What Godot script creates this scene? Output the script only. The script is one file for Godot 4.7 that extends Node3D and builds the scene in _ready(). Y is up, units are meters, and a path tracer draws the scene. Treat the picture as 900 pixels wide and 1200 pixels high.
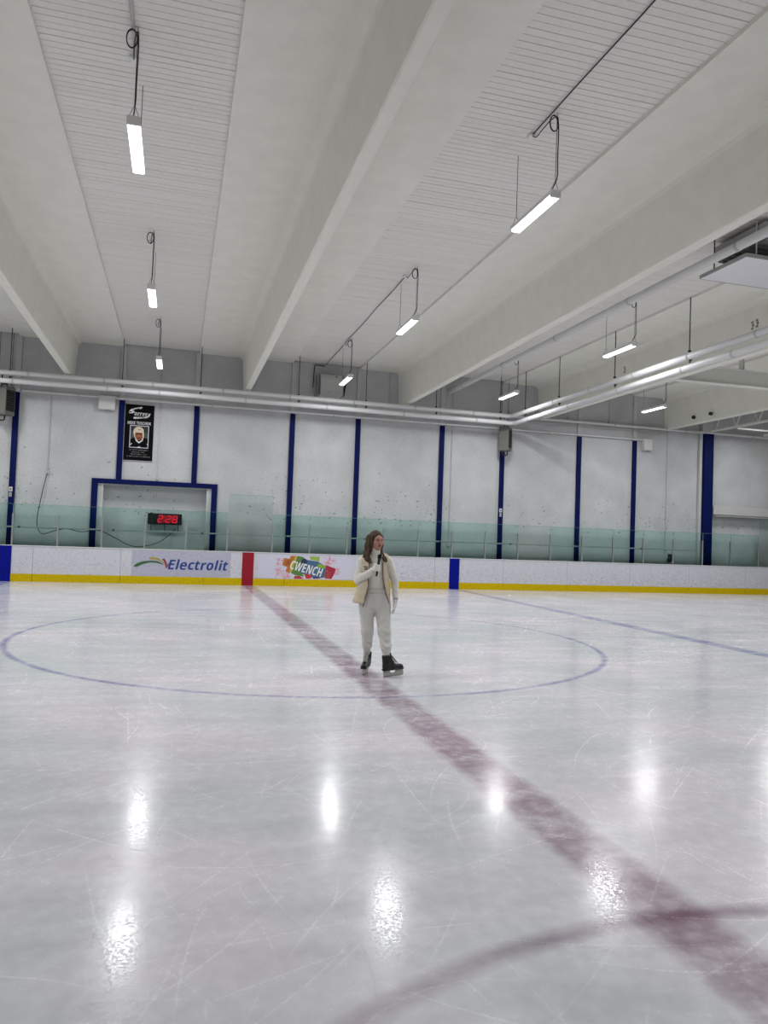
extends Node3D

const BAY := 5.33            # spacing of the concrete tees, metres
const STRIP_X := -2.94       # middle of the plank strip over the clock
const FLANGE_Y := 7.4
const DECK_Y := 7.46
const STEM_Y := 6.2
const WALL_Z := -12.6
const BOARD_Z := -11.93

var taken := {}
var mats := {}
var rng := RandomNumberGenerator.new()

# ------------------------------------------------------------------ helpers
func mat(called: String, c: Color, rough := 0.7, metal := 0.0, spec := 0.5) -> StandardMaterial3D:
	if mats.has(called):
		return mats[called]
	var m := StandardMaterial3D.new()
	m.resource_name = called
	m.albedo_color = c
	m.roughness = rough
	m.metallic = metal
	m.metallic_specular = spec
	mats[called] = m
	return m

func grainy(called: String, lo: Color, hi: Color, freq: float, rough := 0.75, bump := 0.0, scale := 0.25, seed_ := 1) -> StandardMaterial3D:
	# painted surface with blotches that are a little darker and lighter
	if mats.has(called):
		return mats[called]
	var n := FastNoiseLite.new()
	n.seed = seed_
	n.noise_type = FastNoiseLite.TYPE_SIMPLEX
	n.frequency = freq
	n.fractal_octaves = 5
	n.fractal_gain = 0.6
	var t := NoiseTexture2D.new()
	t.width = 512
	t.height = 512
	t.seamless = true
	t.noise = n
	var g := Gradient.new()
	g.set_color(0, lo)
	g.set_color(1, hi)
	t.color_ramp = g
	var m := mat(called, Color.WHITE, rough)
	m.albedo_texture = t
	m.uv1_triplanar = true
	m.uv1_world_triplanar = true
	m.uv1_scale = Vector3(scale, scale, scale)
	if bump > 0.0:
		var b := NoiseTexture2D.new()
		b.width = 512
		b.height = 512
		b.seamless = true
		b.noise = n
		m.heightmap_enabled = true
		m.heightmap_texture = b
		m.heightmap_scale = bump
	return m

func numbered(called: String) -> String:
	if not taken.has(called):
		taken[called] = 0
		return called
	taken[called] += 1
	return "%s_%03d" % [called, taken[called]]

func tag(o: Node3D, label := "", category := "", group := "", kind := "") -> Node3D:
	if label: o.set_meta("label", label)
	if category: o.set_meta("category", category)
	if group: o.set_meta("group", group)
	if kind: o.set_meta("kind", kind)
	return o

func thing(called: String, label: String, category: String, at := Vector3.ZERO, turn := 0.0, group := "") -> Node3D:
	var o := Node3D.new()
	o.name = numbered(called)
	add_child(o)
	o.position = at
	o.rotation.y = turn
	tag(o, label, category, group)
	return o

func mk() -> SurfaceTool:
	var st := SurfaceTool.new()
	st.begin(Mesh.PRIMITIVE_TRIANGLES)
	return st

func obj(called: String, st, m: Material, parent: Node = null) -> MeshInstance3D:
	var o := MeshInstance3D.new()
	var me: Mesh = st.commit() if st is SurfaceTool else st
	o.mesh = me
	o.material_override = m
	if parent == null:
		o.name = numbered(called)
		add_child(o)
	else:
		o.name = called
		parent.add_child(o, true)
	return o

func tri(st: SurfaceTool, a: Vector3, b: Vector3, c: Vector3, na: Vector3, nb: Vector3, nc: Vector3, ua := Vector2.ZERO, ub := Vector2.ZERO, uc := Vector2.ZERO) -> void:
	var g := (b - a).cross(c - a)
	if g.dot(na + nb + nc) > 0.0:
		st.set_normal(na); st.set_uv(ua); st.add_vertex(a)
		st.set_normal(nc); st.set_uv(uc); st.add_vertex(c)
		st.set_normal(nb); st.set_uv(ub); st.add_vertex(b)
	else:
		st.set_normal(na); st.set_uv(ua); st.add_vertex(a)
		st.set_normal(nb); st.set_uv(ub); st.add_vertex(b)
		st.set_normal(nc); st.set_uv(uc); st.add_vertex(c)

func quad(st: SurfaceTool, a: Vector3, b: Vector3, c: Vector3, d: Vector3, n: Vector3, uvs := []) -> void:
	if uvs.is_empty():
		uvs = [Vector2(0, 1), Vector2(1, 1), Vector2(1, 0), Vector2(0, 0)]
	tri(st, a, b, c, n, n, n, uvs[0], uvs[1], uvs[2])
	tri(st, a, c, d, n, n, n, uvs[0], uvs[2], uvs[3])

func box(st: SurfaceTool, c: Vector3, s: Vector3, ch := 0.0, bs := Basis.IDENTITY) -> void:
	# a box with its edges cut at 45 degrees
	var h := s * 0.5
	ch = minf(ch, minf(h.x, minf(h.y, h.z)) * 0.9)
	for ax in 3:
		var u := (ax + 1) % 3
		var v := (ax + 2) % 3
		for sg in [-1.0, 1.0]:
			var q := []
			for k in [[-1, -1], [1, -1], [1, 1], [-1, 1]]:
				var p := Vector3.ZERO
				p[ax] = sg * h[ax]
				p[u] = k[0] * (h[u] - ch)
				p[v] = k[1] * (h[v] - ch)
				q.append(c + bs * p)
			var n := Vector3.ZERO
			n[ax] = sg
			quad(st, q[0], q[1], q[2], q[3], bs * n)
	if ch <= 0.0:
		return
	for ax in 3:
		var u := (ax + 1) % 3
		var v := (ax + 2) % 3
		for su in [-1.0, 1.0]:
			for sv in [-1.0, 1.0]:
				var q := []
				for k in [[-1, 0], [1, 0], [1, 1], [-1, 1]]:
					var p := Vector3.ZERO
					p[ax] = k[0] * (h[ax] - ch)
					p[u] = su * (h[u] - (ch if k[1] == 1 else 0.0))
					p[v] = sv * (h[v] - (ch if k[1] == 0 else 0.0))
					q.append(c + bs * p)
				var n := Vector3.ZERO
				n[u] = su
				n[v] = sv
				quad(st, q[0], q[1], q[2], q[3], bs * n.normalized())
	for sx in [-1.0, 1.0]:
		for sy in [-1.0, 1.0]:
			for sz in [-1.0, 1.0]:
				var n := (bs * Vector3(sx, sy, sz)).normalized()
				tri(st, c + bs * Vector3(sx * h.x, sy * (h.y - ch), sz * (h.z - ch)), c + bs * Vector3(sx * (h.x - ch), sy * h.y, sz * (h.z - ch)), c + bs * Vector3(sx * (h.x - ch), sy * (h.y - ch), sz * h.z), n, n, n)

func tube(st: SurfaceTool, pts: Array, r: float, sides := 8, r1 := -1.0) -> void:
	if r1 < 0.0: r1 = r
	var n := pts.size()
	var up := Vector3.UP
	var d0: Vector3 = (pts[1] - pts[0]).normalized()
	if absf(d0.dot(up)) > 0.9: up = Vector3.RIGHT
	var rings := []
	for i in n:
		var d: Vector3 = (pts[mini(i + 1, n - 1)] - pts[maxi(i - 1, 0)]).normalized()
		var s := d.cross(up).normalized()
		up = s.cross(d).normalized()
		var rr := lerpf(r, r1, float(i) / (n - 1))
		var ring := []
		for k in sides:
			var a := TAU * k / sides
			var nn := s * cos(a) + up * sin(a)
			ring.append([pts[i] + nn * rr, nn])
		rings.append(ring)
	for i in n - 1:
		for k in sides:
			var k2 := (k + 1) % sides
			var A = rings[i][k]; var B = rings[i][k2]; var C = rings[i + 1][k2]; var D = rings[i + 1][k]
			tri(st, A[0], B[0], C[0], A[1], B[1], C[1])
			tri(st, A[0], C[0], D[0], A[1], C[1], D[1])
	for e in [0, n - 1]:
		var nn: Vector3 = (pts[0] - pts[1]).normalized() if e == 0 else (pts[n - 1] - pts[n - 2]).normalized()
		for k in range(1, sides - 1):
			tri(st, rings[e][0][0], rings[e][k][0], rings[e][k + 1][0], nn, nn, nn)

func prism(st: SurfaceTool, poly: PackedVector2Array, depth: float, xf: Transform3D) -> void:
	# a flat outline in xy, pushed from z = 0 to z = depth, then placed by xf
	var ids := Geometry2D.triangulate_polygon(poly)
	var nz := (xf.basis * Vector3(0, 0, 1)).normalized()
	for i in range(0, ids.size(), 3):
		var a := poly[ids[i]]; var b := poly[ids[i + 1]]; var c := poly[ids[i + 2]]
		tri(st, xf * Vector3(a.x, a.y, depth), xf * Vector3(b.x, b.y, depth), xf * Vector3(c.x, c.y, depth), nz, nz, nz)
		tri(st, xf * Vector3(a.x, a.y, 0), xf * Vector3(b.x, b.y, 0), xf * Vector3(c.x, c.y, 0), -nz, -nz, -nz)
	var cw := -1.0 if Geometry2D.is_polygon_clockwise(poly) else 1.0
	for i in poly.size():
		var a := poly[i]; var b := poly[(i + 1) % poly.size()]
		var e := (b - a)
		var n := (xf.basis * Vector3(e.y, -e.x, 0) * cw).normalized()
		quad(st, xf * Vector3(a.x, a.y, 0), xf * Vector3(b.x, b.y, 0), xf * Vector3(b.x, b.y, depth), xf * Vector3(a.x, a.y, depth), n)

func bent(ctrl: Array, steps := 12) -> Array:
	var c := Curve3D.new()
	for i in ctrl.size():
		var t: Vector3 = (ctrl[mini(i + 1, ctrl.size() - 1)] - ctrl[maxi(i - 1, 0)]) / 6.0
		c.add_point(ctrl[i], -t, t)
	var out := []
	for i in steps + 1:
		out.append(c.sample_baked(c.get_baked_length() * i / steps, true))
	return out

func lettering(text: String, m: Material, parent: Node, at: Vector3, width: float, height: float, lean := 0.0, tilt := 0.0, bold := true, called := "lettering", serif := false) -> MeshInstance3D:
	var f := SystemFont.new()
	f.font_names = PackedStringArray(["Droid Serif" if serif else "Droid Sans"])
	f.font_weight = 700 if bold else 400
	var t := TextMesh.new()
	t.font = f
	t.text = text
	t.font_size = 64
	t.pixel_size = 0.01
	t.depth = 0.01
	var bb := t.get_aabb()
	var o := MeshInstance3D.new()
	o.name = called
	o.mesh = t
	o.material_override = m
	var sx := width / bb.size.x
	var sy := height / bb.size.y
	var b := Basis(Vector3(0, 0, 1), tilt) * Basis(Vector3(sx, 0, 0), Vector3(sy * lean, sy, 0), Vector3(0, 0, 0.4))
	o.transform = Transform3D(b, at - b * Vector3(bb.position.x + bb.size.x * 0.5, bb.position.y + bb.size.y * 0.5, 0))
	parent.add_child(o, true)
	return o

func paint_poly(im: Image, poly: PackedVector2Array, c: Color) -> void:
	var lo := poly[0]; var hi := poly[0]
	for p in poly:
		lo = lo.min(p); hi = hi.max(p)
	for y in range(maxi(0, int(lo.y)), mini(im.get_height(), int(hi.y) + 2)):
		for x in range(maxi(0, int(lo.x)), mini(im.get_width(), int(hi.x) + 2)):
			var n := 0
			for s in [Vector2(0.25, 0.25), Vector2(0.75, 0.25), Vector2(0.25, 0.75), Vector2(0.75, 0.75)]:
				if Geometry2D.is_point_in_polygon(Vector2(x, y) + s, poly): n += 1
			if n > 0:
				im.set_pixel(x, y, im.get_pixel(x, y).lerp(c, n * 0.25))

func oval(c: Vector2, r: Vector2, n := 20) -> PackedVector2Array:
	var p := PackedVector2Array()
	for i in n:
		p.append(c + Vector2(cos(TAU * i / n) * r.x, sin(TAU * i / n) * r.y))
	return p

func printed(called: String, im: Image, rough := 0.5) -> StandardMaterial3D:
	var m := mat(called, Color.WHITE, rough)
	m.albedo_texture = ImageTexture.create_from_image(im)
	m.texture_repeat = false
	return m

func strip_x(k: int) -> float:
	return STRIP_X + BAY * k

# ------------------------------------------------------------------ ready
func _ready() -> void:
	rng.seed = 7
	# ---- camera
	var cam := Camera3D.new()
	cam.name = "camera"
	add_child(cam)
	cam.position = Vector3(-2.2521, 1.6788, 12.2163)
	cam.rotation = Vector3(0.0341, -0.2681, 0.0364)
	cam.fov = 68.685
	cam.near = 0.05
	cam.far = 200.0
	cam.current = true
	# ---- environment: the hall is closed, so there is no sky light
	var env := Environment.new()
	env.background_mode = Environment.BG_COLOR
	env.background_color = Color(0, 0, 0)
	env.tonemap_mode = Environment.TONE_MAPPER_LINEAR
	env.tonemap_exposure = 1.0
	env.sdfgi_enabled = true
	env.ssao_enabled = true
	env.ssil_enabled = true
	var we := WorldEnvironment.new()
	we.name = "environment"
	we.environment = env
	add_child(we)
	build_ice()
	build_shell()
	build_ceiling()
	build_boards()
	build_lamps()
	build_pipes()
	build_wall_things()
	build_overhead_unit()
	build_person()
	print("done ", Time.get_ticks_msec())

# ------------------------------------------------------------------ ice
func ice_tile(called: String, x0: float, z0: float, wx: float, wz: float, w: int, h: int, seed_: int, density: float) -> StandardMaterial3D:
	var px := wx / w
	var pz := wz / h
	var layer := func(f: float, sd: int, stretch: float, oct: int) -> PackedByteArray:
		var n := FastNoiseLite.new()
		n.seed = sd
		n.noise_type = FastNoiseLite.TYPE_SIMPLEX
		n.fractal_octaves = oct
		n.frequency = 1.0
		n.frequency = f * px * stretch
		n.offset = Vector3(x0 / (px * stretch), z0 / px, 0)
		var im: Image
		if stretch > 1.0:
			n.frequency = f * px
			n.offset = Vector3(x0 / (px * stretch), z0 / px, 0)
			im = n.get_image(int(w / stretch), h, false, false, false)
			im.resize(w, h, Image.INTERPOLATE_CUBIC)
		else:
			im = n.get_image(w, h, false, false, false)
		return im.get_data()
	var big: PackedByteArray = layer.call(0.35, 11, 1.0, 4)
	var fine: PackedByteArray = layer.call(7.0, 12, 1.0, 3)
	var streak: PackedByteArray = layer.call(2.2, 13, 4.0, 4)
	var grain: PackedByteArray = layer.call(45.0, 14, 1.0, 2)
	var rgb := PackedByteArray()
	rgb.resize(w * h * 3)
	var rough := PackedByteArray()
	rough.resize(w * h)
	for j in h:
		var z := z0 + (j + 0.5) * pz
		for i in w:
			var q := j * w + i
			var x := x0 + (i + 0.5) * px
			var a := big[q] - 128
			var b := fine[q] - 128
			var s := streak[q] - 128
			var v := 212.0 + a * 0.07 + b * 0.045 + s * 0.06
			var r := v + 0.5 + a * 0.03
			var g := v - 0.5 - a * 0.02
			var bl := v + 4.0
			# paint under the ice, seen through frost
			var t := 0.0
			var ax := absf(x)
			if ax < 0.30:
				t = clampf((0.23 - ax) / 0.1, 0.0, 1.0) * (0.80 - b * 0.0016 - s * 0.003)
				r -= 50.0 * t; g -= 66.0 * t; bl -= 60.0 * t
			var bx := absf(ax - 7.01)
			if bx < 0.26:
				t = clampf((0.21 - bx) / 0.08, 0.0, 1.0) * (0.75 - s * 0.003)
				r -= 58.0 * t; g -= 56.0 * t; bl -= 30.0 * t
			var d := absf(sqrt(x * x + z * z) - 4.57)
			if d < 0.10:
				t = clampf((0.065 - d) / 0.05, 0.0, 1.0) * (0.8 - s * 0.003 - b * 0.002)
				r -= 62.0 * t; g -= 62.0 * t; bl -= 34.0 * t
			if z > 7.0:
				d = absf(sqrt(x * x + (z - 12.27) * (z - 12.27)) - 3.05)
				if d < 0.12:
					t = clampf((0.085 - d) / 0.07, 0.0, 1.0) * (0.7 - s * 0.003)
					r -= 56.0 * t; g -= 70.0 * t; bl -= 62.0 * t
			rgb[q * 3] = clampi(int(r), 0, 255)
			rgb[q * 3 + 1] = clampi(int(g), 0, 255)
			rgb[q * 3 + 2] = clampi(int(bl), 0, 255)
			rough[q] = clampi(int(48.0 + a * 0.06 + s * 0.05 + b * 0.06 + (grain[q] - 128) * 0.30), 16, 200)
	# cuts and swept snow left by skates
	var R := RandomNumberGenerator.new()
	R.seed = seed_
	var count := int(wx * wz * density)
	for c in count:
		var cx := R.randf() * w
		var cy := R.randf() * h
		var broad := R.randf() < 0.10
		var rad := R.randf_range(0.5, 5.0) / px
		if R.randf() < 0.3: rad = R.randf_range(8.0, 30.0) / px
		var a0 := R.randf() * TAU
		var length := (R.randf_range(0.3, 1.8) if not broad else R.randf_range(0.6, 2.4)) / px
		var half := 0 if not broad else int(R.randf_range(0.02, 0.06) / px)
		var amount := R.randf_range(2.5, 11.0) * (1.0 if z0 > 0.0 else 0.7) if not broad else R.randf_range(3.0, 8.0)
		if not broad and R.randf() < 0.3: amount = -amount * 0.8
		var steps := int(length * 1.5)
		rad *= 1.5
		for sidx in steps:
			var an := a0 + sidx / rad
			var ux := cx + (cos(an) - cos(a0)) * rad / 1.5
			var uy := cy + (sin(an) - sin(a0)) * rad / 1.5
			var fade := sin(PI * (sidx + 0.5) / steps)
			for o in range(-half, half + 1):
				var ix := int(ux + cos(an) * o)
				var iy := int(uy + sin(an) * o)
				if ix < 0 or iy < 0 or ix >= w or iy >= h: continue
				var q := iy * w + ix
				var add := amount * fade / 1.5 * (1.0 if half == 0 else 0.6 * (1.0 - absf(o) / (half + 1.0)))
				for ch in 3:
					rgb[q * 3 + ch] = clampi(int(rgb[q * 3 + ch] + add), 0, 255)
				rough[q] = clampi(int(rough[q] + absf(add) * (3.5 if half == 0 else 1.0)), 0, 255)
	var m := mat(called, Color.WHITE, 1.0, 0.0, 0.32)
	m.albedo_texture = ImageTexture.create_from_image(Image.create_from_data(w, h, false, Image.FORMAT_RGB8, rgb))
	var ri := ImageTexture.create_from_image(Image.create_from_data(w, h, false, Image.FORMAT_L8, rough))
	m.roughness_texture = ri
	m.roughness_texture_channel = BaseMaterial3D.TEXTURE_CHANNEL_RED
	m.heightmap_enabled = true
	m.heightmap_texture = ri
	m.heightmap_scale = 0.05 if z0 > 0.0 else 0.015
	m.texture_repeat = false
	return m

func build_ice() -> void:
	# one sheet of ice, in tiles that carry their own cuts and paint
	var am := ArrayMesh.new()
	var tiles := [
		["ice_by_the_camera", -9.0, 4.0, 17.0, 8.6, 2048, 1036, 5, 16.0],
		["ice_over_clock_half", -16.0, -11.95, 20.0, 15.95, 1536, 1225, 6, 6.0],
		["ice_over_pillar_half", 4.0, -11.95, 24.0, 15.95, 1536, 1021, 8, 6.0],
	]
	for t in tiles:
		var m := ice_tile(t[0], t[1], t[2], t[3], t[4], t[5], t[6], t[7], t[8])
		var st := mk()
		var x0: float = t[1]; var x1: float = t[1] + t[3]; var z0: float = t[2]; var z1: float = t[2] + t[4]
		quad(st, Vector3(x0, 0, z1), Vector3(x1, 0, z1), Vector3(x1, 0, z0), Vector3(x0, 0, z0), Vector3.UP)
		st.set_material(m)
		st.generate_tangents()
		st.commit(am)
	var plain := mat("plain_ice", Color(0.825, 0.83, 0.84), 0.25, 0.0, 0.32)
	for r in [[-16.0, -9.0], [8.0, 28.0]]:
		var st := mk()
		quad(st, Vector3(r[0], 0, 12.6), Vector3(r[1], 0, 12.6), Vector3(r[1], 0, 4), Vector3(r[0], 0, 4), Vector3.UP)
		st.set_material(plain)
		st.commit(am)
	var o := MeshInstance3D.new()
	o.name = "floor"
	o.mesh = am
	add_child(o)
	tag(o, "white skating ice with faded red and blue lines and skate cuts", "", "", "structure")
	var st := mk()
	box(st, Vector3(6, -0.12, 0.3), Vector3(46, 0.2, 27.4))
	var sl := obj("floor_slab", st, grainy("slab_concrete", Color(0.5, 0.5, 0.49), Color(0.62, 0.62, 0.61), 0.01))
	tag(sl, "grey concrete slab under and beside the ice sheet", "", "", "structure")

# ------------------------------------------------------------------ shell
func wall_material() -> StandardMaterial3D:
	# white paint with scuffs from pucks and a little dirt
	if mats.has("wall_paint"):
		return mats["wall_paint"]
	var w := 2048
	var h := 512
	var n := FastNoiseLite.new()
	n.seed = 31
	n.frequency = 0.012
	n.fractal_octaves = 5
	var a := n.get_image(w, h, false, false, false).get_data()
	n.seed = 32
	n.frequency = 0.15
	var b := n.get_image(w, h, false, false, false).get_data()
	var rgb := PackedByteArray()
	rgb.resize(w * h * 3)
	for q in w * h:
		var v := 184.0 + (a[q] - 128) * 0.09 + (b[q] - 128) * 0.06
		rgb[q * 3] = clampi(int(v), 0, 255)
		rgb[q * 3 + 1] = clampi(int(v + 1.0), 0, 255)
		rgb[q * 3 + 2] = clampi(int(v + 1.0), 0, 255)
	var R := RandomNumberGenerator.new()
	R.seed = 77
	for c in 900:
		var cx := R.randf() * w
		var hy := 2.1 + absf(R.randfn(0.0, 0.75))
		var cy := (7.7 - hy) / 7.7 * h
		if sin(cx * 0.021) + sin(cx * 0.0083 + 1.0) < R.randf_range(-1.4, 1.2): continue
		var len_ := 2 + int(R.randf() * R.randf() * 5.0)
		var dark := R.randf_range(15.0, 120.0)
		var dy := R.randf_range(-0.8, 0.8)
		for s in len_:
			var ix := clampi(int(cx + s), 0, w - 1)
			var iy := clampi(int(cy + s * dy), 0, h - 1)
			var q := iy * w + ix
			for ch in 3:
				rgb[q * 3 + ch] = clampi(int(rgb[q * 3 + ch] - dark), 0, 255)
				if dark > 60.0: rgb[(q - w) * 3 + ch] = clampi(int(rgb[(q - w) * 3 + ch] - dark * 0.6), 0, 255)
	var m := mat("wall_paint", Color.WHITE, 0.7)
	m.albedo_texture = ImageTexture.create_from_image(Image.create_from_data(w, h, false, Image.FORMAT_RGB8, rgb))
	m.texture_repeat = false
	return m

func wall_slab(st: SurfaceTool, x0: float, x1: float, y0: float, y1: float, z0: float, z1: float) -> void:
	# a slab whose faces carry the wall's paint at their own place
	var uv := func(x: float, y: float) -> Vector2: return Vector2((x + 9.0) / 31.0, (7.7 - y) / 7.7)
	quad(st, Vector3(x0, y0, z1), Vector3(x1, y0, z1), Vector3(x1, y1, z1), Vector3(x0, y1, z1), Vector3.BACK, [uv.call(x0, y0), uv.call(x1, y0), uv.call(x1, y1), uv.call(x0, y1)])
	quad(st, Vector3(x0, y0, z0), Vector3(x1, y0, z0), Vector3(x1, y1, z0), Vector3(x0, y1, z0), Vector3.FORWARD, [uv.call(x0, y0), uv.call(x1, y0), uv.call(x1, y1), uv.call(x0, y1)])
	for s in [[x0, Vector3.LEFT], [x1, Vector3.RIGHT]]:
		quad(st, Vector3(s[0], y0, z0), Vector3(s[0], y0, z1), Vector3(s[0], y1, z1), Vector3(s[0], y1, z0), s[1], [uv.call(s[0], y0), uv.call(s[0] + 0.1, y0), uv.call(s[0] + 0.1, y1), uv.call(s[0], y1)])
	for s in [[y0, Vector3.DOWN], [y1, Vector3.UP]]:
		quad(st, Vector3(x0, s[0], z0), Vector3(x1, s[0], z0), Vector3(x1, s[0], z1), Vector3(x0, s[0], z1), s[1], [uv.call(x0, s[0]), uv.call(x1, s[0]), uv.call(x1, s[0] + 0.1), uv.call(x0, s[0] + 0.1)])

func build_shell() -> void:
	var wm := wall_material()
	var blue := grainy("blue_paint", Color(0.0, 0.05, 0.26), Color(0.0, 0.075, 0.32), 0.02, 0.6)
	blue.metallic_specular = 0.25
	var white := grainy("white_trim_paint", Color(0.71, 0.71, 0.70), Color(0.75, 0.75, 0.745), 0.01, 0.6)
	# far wall with the clock alcove left open
	var st := mk()
	wall_slab(st, -16, -4.53, 0, 7.7, WALL_Z - 0.3, WALL_Z)
	wall_slab(st, -1.39, 28, 0, 7.7, WALL_Z - 0.3, WALL_Z)
	wall_slab(st, -4.53, -1.39, 3.02, 7.7, WALL_Z - 0.3, WALL_Z)
	wall_slab(st, -4.9, -1.0, 0, 3.4, WALL_Z - 0.7, WALL_Z - 0.42)
	wall_slab(st, -4.85, -4.53, 0, 3.4, WALL_Z - 0.43, WALL_Z - 0.29)
	wall_slab(st, -1.39, -1.05, 0, 3.4, WALL_Z - 0.43, WALL_Z - 0.29)
	wall_slab(st, -4.6, -1.3, 3.02, 3.4, WALL_Z - 0.43, WALL_Z - 0.29)
	var wf := obj("wall_far", st, wm)
	tag(wf, "white painted hall wall with blue pilasters behind the boards", "", "", "structure")
	# pilasters: blue up to the thin pipe, white above it
	for x in [-7.12, -4.09, -1.81, 1.29, 3.53, 6.57, 8.88, 11.96, 14.3]:
		var foot := 3.2 if (x == -4.09 or x == -1.81) else 0.0
		st = mk()
		box(st, Vector3(x, (foot + 5.68) * 0.5, WALL_Z + 0.04), Vector3(0.165, 5.68 - foot, 0.08), 0.006)
		tag(obj("pilaster", st, blue, wf), "dark blue wall pilaster")
		st = mk()
		box(st, Vector3(x, 6.55, WALL_Z + 0.035), Vector3(0.165, 1.74, 0.07), 0.006)
		obj("pilaster_top", st, white, wf)
	st = mk()
	box(st, Vector3(17.51, 3.08, WALL_Z + 0.1), Vector3(0.42, 6.17, 0.2), 0.01)
	tag(obj("pilaster", st, blue, wf), "broad dark blue column")
	st = mk()
	box(st, Vector3(17.22, 3.1, WALL_Z + 0.05), Vector3(0.13, 6.2, 0.1), 0.006)
	obj("pilaster_edge", st, white, wf)
	st = mk()
	box(st, Vector3(17.45, 6.8, WALL_Z + 0.1), Vector3(0.5, 1.24, 0.2), 0.01)
	obj("pilaster_top", st, white, wf)
	# blue frame round the alcove
	for b in [[Vector3(-4.78, 1.6, 0), Vector3(0.18, 3.2, 0.08)], [Vector3(-1.15, 1.6, 0), Vector3(0.18, 3.2, 0.08)], [Vector3(-2.965, 3.125, 0), Vector3(3.81, 0.15, 0.085)]]:
		st = mk()
		box(st, b[0] + Vector3(0, 0, WALL_Z + 0.04), b[1], 0.006)
		tag(obj("alcove_frame", st, blue, wf), "dark blue frame piece")
	# long header and door track beside the broad column
	st = mk()
	box(st, Vector3(21.0, 3.2, WALL_Z + 0.12), Vector3(6.5, 0.34, 0.24), 0.015)
	obj("door_header", st, white, wf)
	st = mk()
	box(st, Vector3(21.0, 2.985, WALL_Z + 0.18), Vector3(6.5, 0.05, 0.3), 0.01)
	obj("door_track", st, mat("track_grey", Color(0.62, 0.62, 0.61), 0.5), wf)
	# the other walls of the hall
	var plain := grainy("hall_paint", Color(0.74, 0.74, 0.73), Color(0.8, 0.8, 0.79), 0.008, 0.8)
	st = mk()
	box(st, Vector3(-16.15, 3.85, 0.3), Vector3(0.3, 7.7, 27.4))
	tag(obj("wall_left", st, plain), "plain white end wall of the hall", "", "", "structure")
	st = mk()
	box(st, Vector3(28.15, 3.85, 0.3), Vector3(0.3, 7.7, 27.4))
	tag(obj("wall_right", st, plain), "plain white wall closing the other end", "", "", "structure")
	st = mk()
	box(st, Vector3(6, 3.85, 14.15), Vector3(44.6, 7.7, 0.3))
	tag(obj("wall_near", st, plain), "plain white wall behind the spectators", "", "", "structure")

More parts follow.
